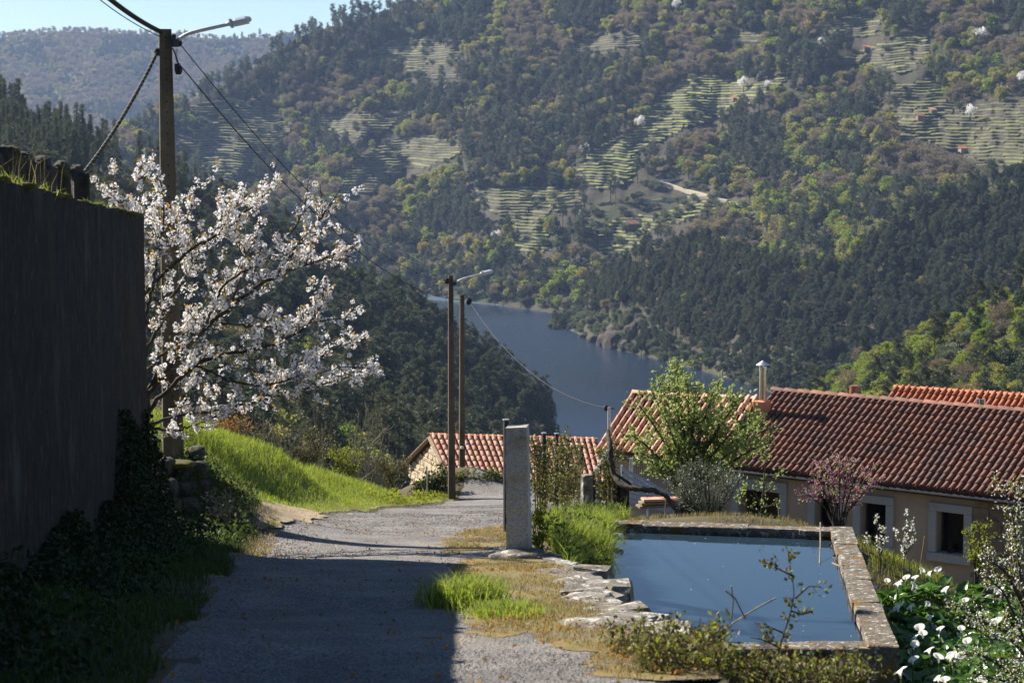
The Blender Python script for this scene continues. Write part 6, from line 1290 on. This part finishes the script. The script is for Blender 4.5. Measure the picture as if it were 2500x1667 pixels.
for k, p in enumerate(spots):
    base = np.array([p[0], p[1], float(fR(p[0], p[1]))]); x, y = pix(p); x, y = float(x[0]), float(y[0])
    lab = ('white flowering calla lily in the %s of the bed' if k < flowered else 'flowerless green calla clump in the %s of the bed') % where(x, y)
    t = thing('calla_lily', base, lab, 'flower' if k < flowered else 'plant', 'calla lilies in the garden bed')
    for q in range(8):
        o = bpy.data.objects.new('leaf', lme[int(r.integers(4))]); COL.objects.link(o); o.parent = t; s = r.uniform(.42, .88); o.scale = (s, s, (.6 + .5 * s) * r.uniform(.75, 1.15)); o.rotation_euler = (r.normal(0, .12), r.normal(0, .12), q * .79 + r.uniform(-.4, .4)); o.location = (r.normal(0, .05), r.normal(0, .05), -.02)
    if k < flowered:
        o = bpy.data.objects.new('flower', sme); COL.objects.link(o); o.parent = t; s = r.uniform(.6, .95); h = p[2] - base[2]; o.location = (0, 0, h - .08); o.scale = (s,) * 3; o.rotation_euler = (r.uniform(.1, .5), r.normal(0, .3), r.uniform(2.2, 4.2))
        o2 = bpy.data.objects.new('spadix', sdm); COL.objects.link(o2); o2.parent = o
        G().tube(np.array([[0, 0, 0], [.02, .01, h * .5], [0, 0, h - .07]]) + base, .01, 5).build('stem', M['callaleaf'], t)

# ---------------------------------------------------------------- brambles at the near edge
r = np.random.default_rng(99); stm = []
for k in range(92):
    x = r.uniform(1500, 2090) if k < 62 else r.uniform(1540, 1760); y0 = 1700; d = r.uniform(13.2, 15.2); yt = 1662 - r.uniform(0, 140) * (1 if x < 1780 else .4); stm.append([(x, y0, d), (x + r.uniform(-20, 30), (y0 + yt) / 2 - 10, d), (x + r.uniform(-50, 70), yt, d + r.uniform(-.3, .3))])
shrub('bramble_thicket', 'low tangled bramble thicket in the foreground below the pool', 'brambles', stm, r, .006, 18, .17, [('leaves', 'bramble', 46, .042, .03, .03), ('fresh_leaves', 'limeweed', 5, .045, .03, .02)], up=.25, lo=.1, second=1.5, twr=.003)
stm = [[(1880, 1690, 14.2), (1903, 1580, 14.2), (1925, 1510, 14.2), (1941, 1450, 14.2), (1934, 1410, 14.2), (1921, 1335, 14.2)], [(1941, 1460, 14.2), (1975, 1430, 14.2), (2005, 1432, 14.2)], [(1934, 1405, 14.2), (1905, 1390, 14.2), (1870, 1372, 14.2)], [(1915, 1545, 14.2), (1880, 1530, 14.2), (1862, 1532, 14.2)], [(1930, 1490, 14.2), (1960, 1500, 14.2), (1975, 1480, 14.2)], [(1903, 1580, 14.2), (1860, 1560, 14.2), (1830, 1555, 14.2)]]
shrub('bramble_shoot', 'tall upright bramble shoot standing out against the pool water', 'brambles', stm, r, .008, 20, .07, [('leaves', 'bramble', 80, .04, .028, .015), ('fresh_leaves', 'limeweed', 8, .04, .026, .02)], up=.3, lo=.05, twr=.003)
for k, (pts, lab) in enumerate((([(1740, 1570, 14), (1790, 1520, 14), (1845, 1485, 14), (1893, 1460, 14)], 'pale dry twig arching over the pool'), ([(1785, 1515, 14), (1790, 1470, 14), (1785, 1430, 14)], 'thin dry twig rising from the arching twig'), ([(1820, 1510, 14), (1795, 1460, 14), (1770, 1440, 14)], 'forked dry twig crossing the arching twig'), ([(1752, 1560, 14), (1758, 1520, 14), (1753, 1495, 14)], 'short dry twig among the brambles'))):
    stick('dry_twig', pts, .006, M['palebark'], lab, 'twig')

# ---------------------------------------------------------------- loose gravel, petals
r = np.random.default_rng(123); n = 44000
y = 11 + 45 * r.random(n) ** 1.3; x = XLR(y) + (XR(y) - XLR(y)) * r.random(n); kp = vnoise(x * 1.3, y * .8, 90) > .35; x, y = x[kp], y[kp]; n = len(x)
C = np.stack([x, y, gz(x, y) + .004], 1); s = r.uniform(.004, .011, n); s *= 1 + (y > 25) * .6
OV = np.array([[1, 0, 0], [0, 1, 0], [-1, 0, 0], [0, -1, 0], [0, 0, .7], [0, 0, -.7]], float); OF = np.array([[0, 1, 4], [1, 2, 4], [2, 3, 4], [3, 0, 4], [1, 0, 5], [2, 1, 5], [3, 2, 5], [0, 3, 5]])
V = C[:, None] + OV[None] * s[:, None, None] * r.uniform(.6, 1.4, (n, 6, 1)); tag(G().add(V, (np.arange(n)[:, None, None] * 6 + OF[None]).reshape(-1, 3)).build('gravel', M['gravel']), 'loose gravel scattered over the worn lane', 'gravel', kind='stuff')
n = 34; u, v = r.random(n), r.random(n); Q = [np.array(q) for q in POOL]; xy = (Q[0] * (1 - u)[:, None] + Q[1] * u[:, None]) * (1 - v)[:, None] + (Q[3] * (1 - u)[:, None] + Q[2] * u[:, None]) * v[:, None]
V, Fq = leaves(np.column_stack([xy, np.full(n, WATER + .004)]), .025, .02, r=r, fold=0); V[:, 2] = WATER + .004 + (V[:, 2] - WATER - .004) * .1; V[:, 2] = np.maximum(V[:, 2], WATER + .002); tag(G().add(V, Fq).build('fallen_petals', M['petal']), 'fallen white petals drifting on the pool water', 'petals', kind='stuff')
n = 900; y = 12 + 30 * r.random(n); x = XLR(y) + (XR(y) - XLR(y)) * np.where(r.random(n) < .5, r.random(n) ** 3, 1 - r.random(n) ** 2); V, Fq = leaves(np.stack([x, y, gz(x, y) + .012], 1), .05, .03, r=r, fold=.3); tag(G().add(V, Fq).build('leaf_litter', M['redweed']), 'dry leaf litter along the edges of the lane', 'leaf litter', kind='stuff')
# ------------------------------------------------------------------ haze
m = bpy.data.materials.new('valley haze'); m.use_nodes = True; nt = m.node_tree; nt.nodes.clear()
pv = nt.nodes.new('ShaderNodeVolumePrincipled'); pv.inputs['Color'].default_value = (.45, .62, 1.0, 1); pv.inputs['Density'].default_value = .00005; pv.inputs['Anisotropy'].default_value = .2
nt.links.new(pv.outputs[0], nt.nodes.new('ShaderNodeOutputMaterial').inputs['Volume'])
hz = G().box((0, 2700, 90), 3600, 5600, 460).build('haze', m)
tag(hz, 'thin bluish haze filling the valley air', 'haze', kind='stuff')
